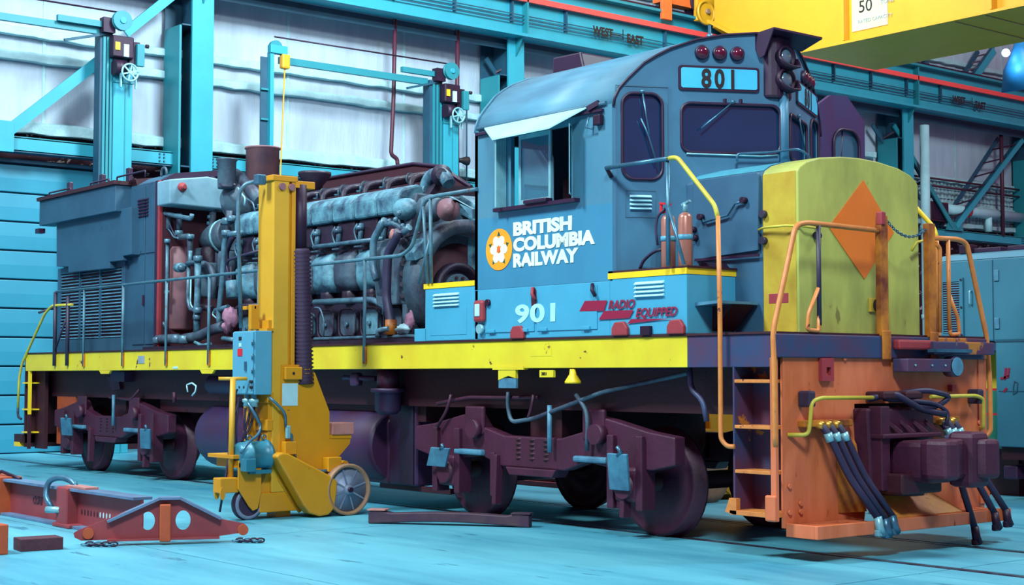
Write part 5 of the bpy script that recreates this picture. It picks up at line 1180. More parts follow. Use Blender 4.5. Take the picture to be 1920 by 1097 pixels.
# many pipes left of the jack
for pts, y, r, mt in (
    ([(302, 410), (303, 520), (305, 580), (303, 600), (312, 615)], .66, .028, 'engine_pipe'),
    ([(301, 405), (302, 398), (330, 405), (358, 410), (360, 402)], .66, .035, 'engine_pipe'),
    ([(314, 455), (313, 520), (312, 575)], .66, .028, 'engine_pipe'),
    ([(293, 470), (293, 650)], .66, .022, 'engine_mid'),
    ([(316, 430), (315, 400), (312, 396)], .72, .05, 'engine_mid'),
    ([(299, 372), (300, 382), (312, 395), (314, 400)], .75, .012, 'engine_pipe'),
    ([(304, 420), (318, 432), (326, 445), (335, 447)], .7, .012, 'engine_pipe'),
    ([(314, 405), (320, 425), (330, 446)], .72, .012, 'engine_hose'),
    ([(336, 400), (336, 432)], .8, .045, 'engine_mid'),
    ([(336, 445), (356, 443), (357, 490)], .75, .045, 'engine_mid'),
    ([(357, 470), (356, 495), (348, 500), (338, 502)], .7, .035, 'engine_pipe'),
    ([(332, 502), (342, 502)], .66, .07, 'engine_pale'),
    ([(350, 494), (372, 490), (376, 482)], .66, .03, 'engine_pipe'),
    ([(371, 488), (371, 540), (369, 590), (369, 625)], .62, .05, 'engine_pale'),
    ([(362, 495), (382, 495), (395, 500), (402, 520), (400, 560)], .8, .05, 'engine_mid'),
    ([(354, 500), (352, 560), (356, 580), (366, 582)], .7, .028, 'engine_pipe'),
    ([(358, 520), (357, 570), (362, 578)], .66, .014, 'steel_light'),
    ([(447, 437, .7), (425, 440, .7), (420, 460, .7), (417, 520, .7), (410, 590, .7), (411, 610, .7)], .7, .04, 'engine_pipe'),
    ([(440, 440), (432, 452), (425, 470), (424, 500), (430, 520), (428, 545)], .9, .04, 'engine_hose'),
    ([(487, 470), (450, 480), (428, 488), (424, 497), (430, 520)], .75, .02, 'engine_hose'),
    ([(412, 610), (440, 577), (428, 580)][0:0] or [(404, 583), (420, 578), (428, 576)], .7, .04, 'engine_pipe'),
    ([(402, 580), (398, 590), (410, 600)], .7, .012, 'steel_light'),
    ([(296, 636), (308, 636), (335, 635)], .6, .07, 'engine_mid'),
    ([(345, 636), (370, 632), (400, 618), (420, 612)], .6, .08, 'engine_mid'),
    ([(440, 637), (418, 635)], .55, .035, 'engine_pale'),
    ([(366, 642), (378, 648), (395, 645)], .5, .025, 'engine_pale'),
    ([(398, 580), (380, 575), (372, 582)], .75, .05, 'engine_dark'),
    ([(487, 573), (450, 575), (442, 582)], .8, .04, 'engine_dark'),
    ([(433, 500), (434, 560)], .9, .02, 'engine_dark'),
    ([(300, 336), (298, 380)], .9, .03, 'engine_dark'),
    ([(446, 352), (452, 362), (460, 372), (458, 385)], .9, .014, 'steel_light'),
    ([(462, 372), (474, 380), (478, 395)], .9, .012, 'engine_pipe'),
    ([(430, 395), (428, 430), (426, 440)], .9, .05, 'engine_mid'),
    ([(415, 420), (440, 415)], .85, .02, 'engine_dark')):
    ep(pts, y, r, mt, 'service_pipe', .05, loco)
for u, v, y, r in ((336, 437, .78, .07), (314, 452, .64, .05), (357, 444, .73, .06), (340, 502, .62, .06), (371, 582, .6, .07), (371, 485, .6, .07), (302, 548, .64, .045), (313, 548, .64, .04), (369, 595, .6, .06), (424, 437, .68, .07), (426, 415, .8, .08), (434, 410, .8, .07), (303, 398, .64, .05), (450, 437, .66, .05), (302, 515, .64, .04), (332, 636, .55, .1), (346, 637, .55, .1), (296, 638, .58, .08)):
    q = P(u, v, 'y', y); MB().lathe((q[0], q[1], q[2]-r*.6), (0, 0, 1), [(0, r*.8), (.01, r), (r*1.1, r), (r*1.2, r*.8)], 8).build('pipe_fitting', 'engine_pipe', loco)
q = P(438, 540, 'y', .8); MB().cyl((q[0], q[1], q[2]-.14), (q[0]-.03, q[1], q[2]+.1), .1, n=14).build('oil_filter', 'engine_pale', loco)
rg = MB(); q = P(432, 597, 'y', .55)
rg.rag(q, .12, (1.0, .8, 1.2)); rg.build('rag', 'rag_pink', loco)
q = P(426, 612, 'y', .55); MB().rag(q, .09, (.8, .8, 1.1)).build('rag', 'rag_pink', loco)
# turbocharger, air canister, stack
q = P(452, 375, 'y', 1.3); MB().lathe((q[0], q[1]-.1, q[2]), (0, 1, 0), [(-.2, .1), (-.1, .26), (.15, .38), (.35, .38)], 22).build('turbocharger', 'engine_mid', loco)
q = P(425, 326, 'y', 1.0); MB().lathe((q[0], q[1], q[2]-.22), (0, 0, 1), [(0, .125), (.03, .13), (.40, .14), (.42, .16), (.44, .16), (.44, .14)], 18).build('air_canister', 'engine_mid', loco)
MB().tube([P(412, 344, 'y', .85), P(418, 350, 'y', .85), P(436, 350, 'y', .85), P(440, 345, 'y', .85)], .015, 6, .03).build('canister_strap', 'engine_dark', loco)
ep([(442, 328), (452, 335), (470, 355), (488, 378)], 1.25, .10, 'engine_mid', 'intake_pipe', .1, loco)
q = P(492, 335, 'y', 1.5)
st = MB().lathe((q[0], 1.5, 4.05), (0, 0, 1), [(0, .245), (.83, .245), (.835, .265), (.86, .265), (.86, .225), (.5, .22)], 30).build('exhaust_stack', 'stack_brown', loco, label='rusty brown exhaust stack')
q = P(590, 335, 'y', 1.8); MB().lathe((q[0], 1.8, q[2]-.25), (0, 0, 1), [(0, .08), (.15, .12), (.3, .24), (.34, .24), (.33, .2)], 22).build('vent_cap', 'engine_dark', loco)
"""end engine"""

# ================================================================== LIFTING JACK
def J(u, v): p = P(u, v, 'x', -6.0); return (p[1], p[2])
jk = thing('lifting_jack', (-6.2, -1.0, 0), 'tall yellow wheeled lifting jack with blue control box beside the locomotive', 'jack')
# column
MB().box(-6.34, -6.0, -1.32, -1.12, .28, 3.73).build('mast', 'jack_yellow_light', jk, bevel=.012)
MB().box(-6.30, -6.03, -1.12, -1.08, .28, 3.73).build('mast_web', 'jack_yellow', jk)
MB().box(-6.34, -6.0, -1.09, -1.04, .28, 3.72).build('mast_flange', 'jack_yellow', jk, bevel=.006)
MB().box(-6.36, -5.99, -1.34, -1.02, 3.68, 3.745).build('mast_cap', 'jack_yellow', jk, bevel=.008)
MB().box(-6.12, -5.99, -1.05, -.80, 3.62, 3.70).build('top_arm', 'jack_yellow', jk, bevel=.006)
for y in (-1.22, -1.10): MB().cyl((-6.0, y, 3.62), (-5.975, y, 3.62), .04, n=14).build('mast_bolt', 'stack_brown', jk)
MB().box(-6.36, -6.34, -1.30, -1.1, .3, 3.6).build('mast_back', 'jack_yellow', jk)
# screw tube and bellows
MB().cyl((-6.05, -.955, 2.9), (-6.05, -.955, 3.66), .075, n=18).build('screw_tube', 'dark_metal', jk)
prof = [(0, .10)]
n_ = 34
for k in range(n_): prof += [((k+.25)*1.5/n_, .125), ((k+.75)*1.5/n_, .098)]
prof.append((1.5, .10))
bl = MB(); bl.lathe((-6.05, -.90, 1.45), (0, -.035, 1), prof, 22); bl.build('bellows', 'rubber_dark', jk)
# carriage plate
pl_ = [J(527, 684), J(578, 684), J(590, 700), J(617, 772), J(617, 822), J(657, 820), J(655, 832), J(625, 868), J(610, 872), J(622, 912), J(560, 962), J(520, 900)]
for x in (-6.0, -6.36): MB().prism(pl_, 'x', x-.012, x+.012).build('side_plate', 'jack_yellow', jk, bevel=.003)
MB().prism([J(617, 815), J(657, 815), J(657, 822), J(617, 822)], 'x', -6.38, -5.98).build('lifting_horn', 'jack_yellow', jk)
a_ = J(620, 795); b_ = J(658, 795)
wb = MB().box(-6.2, -5.96, a_[0], b_[0]+.02, .885, 1.02).build('wooden_pad', 'wood_pink', jk, bevel=.01)
MB().box(-6.0, -5.94, J(530, 690)[0], J(562, 690)[0], J(530, 712)[1], J(530, 688)[1]).build('cross_block', 'jack_yellow', jk, bevel=.01)
MB().cyl((-5.94, J(545, 700)[0], J(545, 700)[1]), (-5.93, J(545, 700)[0], J(545, 700)[1]), .015, n=8).build('block_bolt', 'dark_metal', jk)
MB().prism(disc(J(572, 695)[0], J(572, 695)[1], .035, .05, 0, 0), 'x', -6.0, -5.95).build('plate_lug', 'jack_yellow', jk)
MB().box(-5.987, -5.984, J(528, 719)[0], J(557, 719)[0], J(530, 761)[1], J(530, 719)[1]).build('paper_notice', 'paper_white', jk, label='white paper notice')
# lower frame
MB().box(-6.36, -6.0, -1.46, -.62, .07, .28).build('base_beam', 'jack_yellow', jk, bevel=.01)
MB().prism([(-1.45, .08), (-1.45, .30), (-1.30, .62), (-1.22, .62), (-1.05, .3), (-1.05, .08)], 'x', -6.34, -6.04).build('base_gusset', 'jack_yellow', jk, bevel=.006)
MB().box(-6.3, -6.1, -1.2, -1.02, 0, .08).build('base_foot', 'jack_yellow', jk)
MB().box(-6.55, -5.98, -1.80, -1.30, .66, .70).build('motor_shelf', 'jack_yellow', jk, bevel=.004)
MB().box(-6.5, -6.02, -1.72, -1.25, .56, .66).build('shelf_channel', 'jack_yellow', jk, bevel=.006)
for y in (-1.50, -1.35): MB().box(-6.3, -6.2, y, y+.09, .7, 1.5).build('box_strut', 'jack_yellow', jk)
MB().box(-6.32, -6.02, -1.36, -1.30, .6, 2.15).build('mast_liner', 'jack_yellow', jk)
for z in (.95, 1.25): MB().box(-6.33, -6.0, -1.38, -1.30, z, z+.12).build('cross_plate', 'jack_yellow', jk, bevel=.006)
# chain guard
cg = [J(499, 855), J(503, 850), J(512, 847), J(522, 849), J(600, 890), J(613, 900), J(612, 920), J(608, 950), J(597, 963), J(580, 966), J(562, 960), J(552, 948)]
MB().prism(cg, 'x', -5.95, -5.78).build('chain_guard', 'jack_yellow', jk, bevel=.02)
MB().box(-5.985, -5.9, J(526, 860)[0], J(548, 860)[0], J(526, 852)[1], J(526, 828)[1]).build('junction_plate', 'jack_yellow', jk, bevel=.006)
MB().box(-5.98, -5.86, J(603, 880)[0], J(628, 880)[0], J(603, 884)[1], J(603, 857)[1]).build('axle_bracket', 'jack_yellow', jk, bevel=.008)
# motor
mx0, mx1 = J(447, 850)[0], J(512, 850)[0]; mz = J(480, 858)[1]
mo = MB().lathe((-6.05, mx0, mz+.02), (0, 1, 0), [(0, .10), (.03, .145), (.12, .15), (.125, .165), (.15, .165), (.155, .155), (.34, .155), (.345, .17), (.37, .17), (.40, .14), (.44, .08)], 28).build('electric_motor', 'motor_teal', jk)
for k in range(12):
    a = 2*PI*k/12; MB().box(-.004, .004, .16, .33, .15, .172) if False else None
MB().box(-5.96, -5.84, mx0+.0, mx0+.13, mz-.14, mz+.0).build('terminal_box', 'motor_teal', mo, bevel=.01)
MB().box(-6.18, -5.92, mx0+.1, mx0+.36, mz-.17, mz-.13).build('motor_foot', 'motor_teal', mo)
for y in (mx0+.16, mx0+.34):
    MB().tube([(-6.05, y+.028*math.cos(2*PI*k/10), mz+.21+.028*math.sin(2*PI*k/10)) for k in range(11)], .008, 6).build('lifting_ring', 'steel_blue', mo)
# control box
bxo = MB().box(-6.43, -5.96, -1.56, -1.35, 1.34, 2.03).build('control_box', 'box_blue', jk, bevel=.008, label='blue electric control box')
MB().box(-6.42, -5.975, -1.578, -1.56, 1.35, 2.02).build('box_door', 'box_blue', bxo, bevel=.006)
MB().box(-6.30, -6.20, -1.584, -1.578, 1.76, 1.84).build('red_label', 'red_bright', bxo)
MB().box(-6.28, -6.22, -1.584, -1.578, 1.93, 1.97).build('switch', 'ink_black', bxo, bevel=.004)
MB().box(-6.27, -6.22, -1.584, -1.578, 1.86, 1.90).build('indicator', 'paper_white', bxo)
MB().box(-6.13, -6.10, -1.600, -1.578, 1.60, 1.70).build('box_handle', 'steel_blue', bxo, bevel=.006)
for z in (1.42, 1.48): MB().cyl((-5.985, -1.60, z), (-5.985, -1.575, z), .018, n=8).build('box_latch', 'ink_black', bxo)
for z in (1.60, 1.75, 1.9): MB().cyl((-5.97, -1.585, z-.03), (-5.97, -1.585, z+.03), .012, n=8).build('box_hinge', 'steel_blue', bxo)
for x in (-6.26, -6.16): MB().cyl((x, -1.582, 1.42), (x, -1.577, 1.42), .014, n=8).build('gland_hole', 'ink_black', bxo)
for k in range(2): MB().lathe((-6.22+k*.14, -1.50, 1.35), (0, 0, -1), [(0, .03), (.05, .03), (.06, .055), (.09, .055), (.1, .04), (.14, .045)], 12).build('cable_gland', 'steel_light', bxo)
MB().box(-6.4, -5.98, -1.40, -1.32, 2.03, 2.06).build('box_bracket', 'jack_yellow', jk)
bk = MB().box(-6.22, -6.16, -1.50, -1.40, 2.05, 2.32).box(-6.42, -6.16, -1.46, -1.43, 2.27, 2.31); bk.build('box_hanger', 'jack_yellow', jk, bevel=.006)
# conduits and cables
def jp(pts, r, mat, name, rad=.05): return MB().tube(pts, r, 8, rad).build(name, mat, jk)
T = lambda u, v, x=-6.25: P(u, v, 'x', x)
jp([T(483, 340, -6.2), T(460, 344, -6.25), T(448, 362, -6.3), T(446, 400, -6.3), T(452, 615, -6.3)], .022, 'engine_pipe', 'conduit', .12)
q = T(488, 338, -6.1); MB().box(q[0]-.05, q[0]+.05, q[1]-.06, q[1]+.05, q[2]-.05, q[2]+.06).build('conduit_box', 'steel_blue', jk, bevel=.01)
jp([T(505, 745, -5.95), T(522, 760, -5.93), T(535, 775, -5.93), T(536, 800, -5.93)], .016, 'steel_blue', 'conduit', .06)
q = T(539, 810, -5.93); MB().box(q[0]-.02, q[0]+.02, q[1]-.02, q[1]+.03, q[2]-.07, q[2]+.07).build('conduit_fitting', 'steel_light', jk, bevel=.008)
jp([T(541, 812, -5.93), T(547, 815, -5.93), T(549, 840, -5.93), T(555, 862, -5.93)], .014, 'steel_blue', 'conduit', .04)
jp([T(465, 755, -6.0), T(480, 780, -5.95), T(490, 800, -5.95), T(485, 815, -5.9), T(465, 830, -5.88), T(452, 850, -5.86)], .016, 'steel_blue', 'cable', .08)
for pts in (((470, 765), (462, 800), (450, 845)), ((478, 760), (470, 800), (440, 850)), ((474, 765), (492, 800), (480, 840), (455, 860)), ((445, 730), (432, 760), (425, 810), (430, 850), (422, 900), (412, 960)), ((450, 745), (436, 790), (432, 850), (428, 890)), ((460, 765), (458, 810), (470, 850)), ((448, 745), (442, 800), (444, 850))):
    jp([T(u, v, -6.12) for u, v in pts], .013, 'rubber_hose', 'cable', .08)
# tow handle and front caster
ha, hb2 = P(437, 710, 'x', -6.1), P(432, 900, 'x', -6.1)
MB().cyl((-6.1, hb2[1], hb2[2]), (-6.1, ha[1], ha[2]), .032, n=12).build('tow_bar', 'jack_yellow_light', jk)
MB().cyl((-6.1-.10, ha[1]-.12, ha[2]), (-6.1+.06, ha[1]+.14, ha[2]), .02, n=10).build('tow_grip', 'jack_yellow_light', jk)
cy_, cz_ = -1.58, .17
cw = MB().lathe((-6.06, cy_, cz_), (1, 0, 0), [(-.05, .06), (-.05, .13), (-.04, .17), (.04, .17), (.05, .13), (.03, .12), (.04, .05)], 28).build('caster_wheel', 'wheel_grey', jk)
MB().lathe((-6.06, cy_, cz_), (1, 0, 0), [(-.045, .14), (-.04, .172), (.04, .172), (.045, .14)], 28).build('tyre', 'rubber_dark', cw)
MB().prism([(cy_-.16, .62), (cy_+.12, .62), (cy_+.12, .3), (cy_+.08, .12), (cy_+.02, .10), (cy_-.03, .15), (cy_-.16, .34)], 'x', -5.99, -5.97).build('caster_fork', 'jack_yellow', jk, bevel=.004)
MB().box(-6.15, -5.97, cy_-.16, cy_+.12, .56, .64).build('fork_crown', 'jack_yellow', jk, bevel=.008)
MB().box(-6.16, -6.0, cy_-.36, cy_-.14, .30, .46).build('tow_clevis', 'jack_yellow', jk, bevel=.01)
for s in (-6.13, -6.0): MB().prism(disc(cy_-.33, .30, .03, .07, 0, 0), 'x', s-.01, s+.01).build('clevis_eye', 'jack_yellow', jk)
# big wheel with ribs
BW = (-5.84, -.46, .285)
tw = MB().lathe(BW, (1, 0, 0), [(-.06, .2), (-.06, .285), (.055, .285), (.065, .275), (.06, .25), (.0, .24)], 40).build('big_wheel_tyre', 'tyre_tan', jk)
bwf = MB().lathe(BW, (1, 0, 0), [(-.05, .24), (.025, .243), (.028, .06), (.06, .055), (.07, .03)], 40).build('big_wheel', 'wheel_grey', jk)
for k in range(8):
    a = 2*PI*k/8+.3; MB().bar((BW[0]+.032, BW[1]+.06*math.cos(a), BW[2]+.06*math.sin(a)), (BW[0]+.032, BW[1]+.235*math.cos(a), BW[2]+.235*math.sin(a)), .012, .018).build('wheel_rib', 'wheel_grey', bwf)
MB().cyl((BW[0]+.05, BW[1], BW[2]), (BW[0]+.1, BW[1], BW[2]), .028, n=12).build('wheel_hub', 'dark_metal', bwf)
BASE[jk.name] = BASE[jk.name]; o = inst(bwf, 'big_wheel', BASE[jk.name]+Vector((-.62, 0, 0))); inst(tw, 'big_wheel_tyre', BASE[jk.name]+Vector((-.62, 0, 0)))
MB().cyl((-6.5, BW[1], BW[2]), (-5.8, BW[1], BW[2]), .035, n=10).build('wheel_axle', 'dark_metal', jk)
MB().cyl((-6.1, BW[1]+.02, .55), (-5.9, BW[1]+.02, .55), .05, n=12).build('axle_lock', 'jack_yellow', jk)
MB().tube([(-5.93, -.85, .52), (-5.9, -.75, .49), (-5.9, -.66, .50)], .02, 8).build('lock_lever', 'steel_blue', jk)
# second jack on the far side, copied with all its parts
j2 = thing('lifting_jack', (-5.2, 4.35, 0), 'second yellow lifting jack, seen only under the frame between wheel and front steps', 'jack')
j2.rotation_euler = (0, 0, PI)
for ch in list(jk.children):
    c = ch.copy(); COL.objects.link(c); c.parent = j2
    for g in ch.children:
        d = g.copy(); COL.objects.link(d); d.parent = c
j2.location = (-4.75, 4.45, 0)

# ================================================================== THINGS ON THE STEP AND FLOOR
for k, (u0, u1, lb) in enumerate(((1240, 1264, 'left coppery fire extinguisher with red handle on the front step box'), (1272, 1296, 'right coppery fire extinguisher on the front step box'))):
    a = P(u0, 505, 'y', .15); b = P(u1, 505, 'y', .15); xc = (a[0]+b[0])/2; r = (b[0]-a[0])/2*.80
    e_ = thing('fire_extinguisher', (xc, .16, 2.53), lb, 'extinguisher')
    MB().lathe((xc, .16, 2.53), (0, 0, 1), [(0, r*.92), (.01, r), (.45, r), (.48, r*.8), (.50, r*.3), (.505, .01)], 26).build('cylinder', 'extinguisher', e_)
    MB().lathe((xc, .16, 2.78), (0, 0, 1), [(0, r+.002), (.001, r+.006), (.045, r+.006), (.046, r+.002)], 26).build('band', 'box_blue', e_)
    MB().cyl((xc, .16, 3.03), (xc, .16, 3.12), .022, n=10).build('valve', 'steel_light' if k else 'steel_blue', e_)
    m = MB()
    if k == 0:
        m.bar((xc-.10, .16, 3.05), (xc-.02, .16, 3.06), .03, .02); m.bar((xc-.09, .16, 3.05), (xc-.09, .16, 3.14), .025, .015, up=(0, 1, 0)); m.bar((xc-.10, .16, 3.14), (xc+.03, .16, 3.12), .03, .02)
        m.build('handle', 'red_bright', e_)
        MB().tube([(xc-.02, .14, 3.08), (xc-.11, .13, 3.02), (xc-.125, .12, 2.9), (xc-.10, .12, 2.75)], .012, 7, .05).build('hose', 'rubber_hose', e_)
        MB().tube([(xc-.09, .2, 2.72), (xc-.25, .2, 2.70), (xc-.38, .2, 2.62), (xc-.42, .2, 2.55)], .016, 7, .1).build('discharge_hose', 'rubber_hose', e_)
    else:
        m.bar((xc-.04, .16, 3.10), (xc+.06, .16, 3.13), .025, .02); m.build('handle', 'steel_light', e_)
m = thing('step_tray', (-1.0, .35, 2.53), 'small dark tray lying at the front edge of the step box', 'tray')
MB().prism([(-1.15, 2.53), (-1.02, 2.53), (-1.06, 2.57), (-1.12, 2.58)], 'y', .30, .56).build('tray_body', 'dark_metal', m)

# spreader beam
sb = thing('spreader_beam', (-7, -3.4, 0), 'long reddish steel spreader beam with shackle lying on the floor at left', 'beam')
x0_, x1_ = -9.8, -4.95
MB().box(x0_, x1_, -3.33, -3.31, .03, .37).build('web', 'spreader_red', sb)
MB().box(x0_, x1_, -3.42, -3.22, .37, .40).build('top_flange', 'spreader_top', sb, bevel=.004)
MB().box(x0_, x1_, -3.44, -3.20, .0, .03).build('bottom_flange', 'spreader_top', sb, bevel=.004)
MB().box(-6.68, -6.42, -3.46, -3.18, .02, .41).build('shackle_block', 'spreader_red', sb, bevel=.02)
MB().box(-6.60, -6.10, -3.40, -3.25, .40, .425).build('cap_plate', 'wood_pink', sb, bevel=.004)
MB().box(-6.72, -6.3, -3.48, -3.18, -.0, .04).build('block_foot', 'spreader_red', sb, bevel=.01)
MB().tube([(-6.72, -3.48, .18), (-6.86, -3.50, .30), (-6.88, -3.46, .46), (-6.74, -3.38, .50), (-6.58, -3.33, .46), (-6.5, -3.31, .40)], .030, 10, .08).build('shackle', 'steel_blue', sb)
MB().cyl((-6.74, -3.53, .17), (-6.60, -3.44, .17), .035, n=10).build('shackle_pin', 'steel_light', sb)
MB().box(-9.0, -8.25, -3.46, -3.20, .0, .42).build('end_block', 'block_orange', sb, bevel=.01)
MB().tube([(-8.9, -3.3, .41), (-8.6, -3.3, .46), (-8.3, -3.3, .43), (-8.05, -3.3, .40)], .02, 8).build('rear_shackle', 'dark_metal', sb)
text('CONI', (-7.60, -3.334, .17), .11, SIDE, 'pipe_maroon', sb, off=.004, sx=.9)
for k in range(10):
    mt = 'paper_white' if k > 5 else 'pipe_maroon'
    MB().plate(disc(-6.32+k*.075, .165-.0*k, .014, .028, 0, 0), [], lambda a, b, w_: (a, -3.335+w_, b), .003).build('web_mark', mt, sb)
# triangular lifting frame
A0 = Vector(P(152, 1014, 'z', .05)); B0 = Vector(P(470, 1006, 'z', .05)); ax_ = (B0-A0); LT = math.hypot(ax_.x, ax_.y); ux = Vector((ax_.x/LT, ax_.y/LT, 0)); un = Vector((-ux.y, ux.x, 0))
tf = thing('triangular_lifter', tuple((A0+B0)/2-Vector((0, 0, .05))), 'red triangular lifting plate with two round holes and chains, in front of the spreader beam', 'lifter')
def TF(off): return lambda s, z, w_: tuple(Vector((A0.x, A0.y, 0))+ux*s+un*(w_+off)+Vector((0, 0, z)))
s_ = lambda u: (u-152)/318*LT
zz = lambda v: (1014-v)/200+.05
out = [(s_(140), zz(1008)), (s_(138), zz(1000)), (s_(146), zz(995)), (s_(296), zz(941)), (s_(335), zz(941)), (s_(412), zz(980)), (s_(458), zz(990)), (s_(466), zz(1000)), (s_(458), zz(1006)), (s_(408), zz(1012)), (s_(152), zz(1014))]
h1 = disc(s_(275), zz(981), .062, .085, 0, 0, 22); h2 = disc(s_(341), zz(981), .068, .09, 0, 0, 22)
MB().plate(out, [h1, h2], TF(0), .02).build('plate', 'spreader_red', tf)
m = MB(); top = [(s_(200), zz(980)), (s_(296), zz(940)), (s_(335), zz(940)), (s_(412), zz(979))]
for i in range(3):
    a, b = top[i], top[i+1]; pa = Vector(TF(.01)(a[0], a[1], 0)); pb = Vector(TF(.01)(b[0], b[1], 0)); m.bar(pa, pb, .16, .022)
m.build('top_flange', 'spreader_top', tf)
m = MB(); pa = Vector(TF(.01)(s_(200), .05, 0)); pb = Vector(TF(.01)(s_(410), .05, 0)); m.bar(pa, pb, .12, .02); m.build('bottom_flange', 'spreader_red', tf)
pc_ = Vector(TF(-.05)(s_(307), .2, 0)); m = MB().obox(pc_, (.1, .1, .34), Matrix((ux, un, Vector((0, 0, 1)))).transposed()); m.build('centre_post', 'block_orange', tf, bevel=.01)
for e_s, e_l in ((165, -1), (455, 1)):
    c = Vector(TF(-.03)(s_(e_s), zz(1001), 0)); MB().cyl(c, c+un*.07, .05, n=14).build('pin_boss', 'block_orange', tf)
    for k in range(8):
        ca = c+ux*(.035*k-.02 if e_l < 0 else .03*k-.06)+Vector((0, 0, -.035-.0))-un*(.03+.012*k); ca.z = .022+.006*(k % 2)
        d1 = ux.copy(); u2 = Vector((0, 0, 1)) if k % 2 else un
        ring = [ca+d1*.038*math.cos(2*PI*j/10)+u2*(.018)*math.sin(2*PI*j/10) for j in range(11)]
        MB().tube(ring, .009, 6).build('chain_link', 'steel_blue' if k % 3 == 0 else 'dark_metal', tf)
# blocks at left corner
q = P(0, 1040, 'z', 0)
ob = MB().box(-4.9, -4.55, -5.15, -4.76, 0, .26).build('orange_block', 'block_orange', None, at=(-4.7, -4.95, 0), bevel=.01); setp(ob, 'orange painted steel block cut off by the left picture edge', 'block')
a = P(38, 1035, 'z', 0); b = P(118, 1030, 'z', 0); d = Vector(b)-Vector(a); d.z = 0; dl = d.length; d.normalize(); nn = Vector((-d.y, d.x, 0))
m = MB(); mid = (Vector(a)+Vector(b))/2+nn*.11; m.obox((mid.x, mid.y, .055), (dl, .24, .11), Matrix((d, nn, Vector((0, 0, 1)))).transposed())
setp(m.build('timber_block', 'wood_dark', None, at=(mid.x, mid.y, 0), bevel=.006), 'dark timber block lying beside the orange block', 'timber')
# curved brake beam
a = Vector(P(690, 982, 'z', 0)); b = Vector(P(992, 990, 'z', 0)); d = b-a; dl = d.length; d.normalize(); nn = Vector((-d.y, d.x, 0))
m = MB(); vs = []; fs = []; N_ = 14
for k in range(N_+1):
    h = k/N_; c = a+(b-a)*h; ar = .035*math.sin(PI*h); w_ = .13; t_ = .10+(.03 if h < .12 or h > .86 else 0)
    for sx_, sz_ in ((0, 0), (1, 0), (1, 1), (0, 1)): p = c+nn*w_*sx_; vs.append((p.x, p.y, ar+t_*sz_))
for k in range(N_):
    for j in range(4): fs.append((4*k+j, 4*k+(j+1) % 4, 4*k+4+(j+1) % 4, 4*k+4+j))
fs += [(3, 2, 1, 0), (4*N_, 4*N_+1, 4*N_+2, 4*N_+3)]
m.add(vs, fs); bb_ = thing('brake_beam', tuple((a+b)/2), 'curved dark steel bar lying on the floor right of the jack', 'bar')
m.build('bar', 'brake_dark', bb_, bevel=.012)
for e in (a, b-d*.18):
    c = e+d*.09+nn*.065; MB().obox((c.x, c.y, .145 if e is a else .14), (.2, .15, .012), Matrix((d, nn, Vector((0, 0, 1)))).transposed()).build('end_pad', 'wood_pink' if e is a else 'brake_dark', bb_)
# planks beyond the locomotive
pk = thing('plank_stack', (-7.6, 4.2, 0), 'low stack of reddish planks on the floor beyond the front truck', 'planks')
MB().box(-9.1, -7.1, 4.0, 4.3, .0, .07).build('plank', 'rust_red', pk, bevel=.005); MB().box(-8.6, -6.9, 4.05, 4.25, .07, .12).build('plank', 'wood_dark', pk, bevel=.005)
setp(MB().box(-7.3, -7.0, 4.08, 4.22, .12, .20).build('white_carton', 'paper_white', None, at=(-7.15, 4.15, .12), bevel=.005), 'small white carton on the plank stack beyond the front truck', 'box')
rod('floor_hose', [(-5.2, 5.6, .02), (-4.7, 5.7, .1), (-4.3, 5.5, .02), (-3.6, 6.0, .02), (-2.9, 5.7, .02)], .018, 'rubber_hose', 'dark hose on the floor seen between wheel and steps', 'hose')
# traffic cone like striped marker behind the hoses
q = P(1608, 915, 'z', 0)
mk = thing('striped_marker', (-2.2, 4.3, 0), 'white and grey striped marker behind the left air hoses', 'marker')
MB().lathe((-2.2, 4.3, 0), (0, 0, 1), [(0, .16), (.03, .16), (.04, .09), (.5, .06), (.52, .04)], 16).build('body', 'paper_white', mk)
for z in (.15, .28, .4): MB().cyl((-2.2, 4.3, z), (-2.2, 4.3, z+.04), .092-.06*z, n=16).build('stripe', 'wheel_grey', mk)

# ================================================================== SECOND VEHICLE ON THE RIGHT
wg = thing('maintenance_car', (1, 8.4, 0), 'pale blue rail vehicle on the next track at the right picture edge', 'rail vehicle')
MB().box(-3.30, 7, 7.0, 9.9, 1.98, 3.02).build('upper_body', 'wagon_blue', wg, bevel=.02)
MB().box(-2.50, 7, 7.0, 9.9, .66, 1.97).build('lower_body', 'wagon_blue', wg, bevel=.015)
MB().prism([(7.0, 3.02), (7.06, 3.09), (7.3, 3.13), (9.6, 3.13), (9.9, 3.02)], 'x', -3.30, 7).build('roof', 'wagon_blue', wg)
MB().box(-3.28, -2.5, 7.05, 9.8, 1.86, 1.98).build('end_sill', 'beam_dirty', wg)
MB().box(-2.5, 7, 7.1, 9.8, .50, .66).build('underframe', 'black_maroon', wg)
a, b = P(1765, 628, 'y', 7.0), P(1801, 528, 'y', 7.0)
gx0, gx1, gz0, gz1 = -3.24, b[0], a[2]+.01, b[2]
fr_ = MB().plate([(gx0-.05, gz0-.05), (gx1+.05, gz0-.05), (gx1+.05, gz1+.05), (gx0-.05, gz1+.05)], [[(gx0, gz0), (gx1, gz0), (gx1, gz1), (gx0, gz1)]], lambda u, v, w_: (u, 6.965+w_, v), .035).build('grille_frame', 'wagon_blue', wg, bevel=.006)
MB().box(gx0, gx1, 6.985, 6.998, gz0, gz1).build('grille_back', 'mesh_dark', fr_)
for k in range(22): z = gz0+(k+.5)*(gz1-gz0)/22; MB().box(gx0, gx1, 6.972, 6.985, z-.006, z+.006).build('grille_bar', 'plate_blue', fr_)
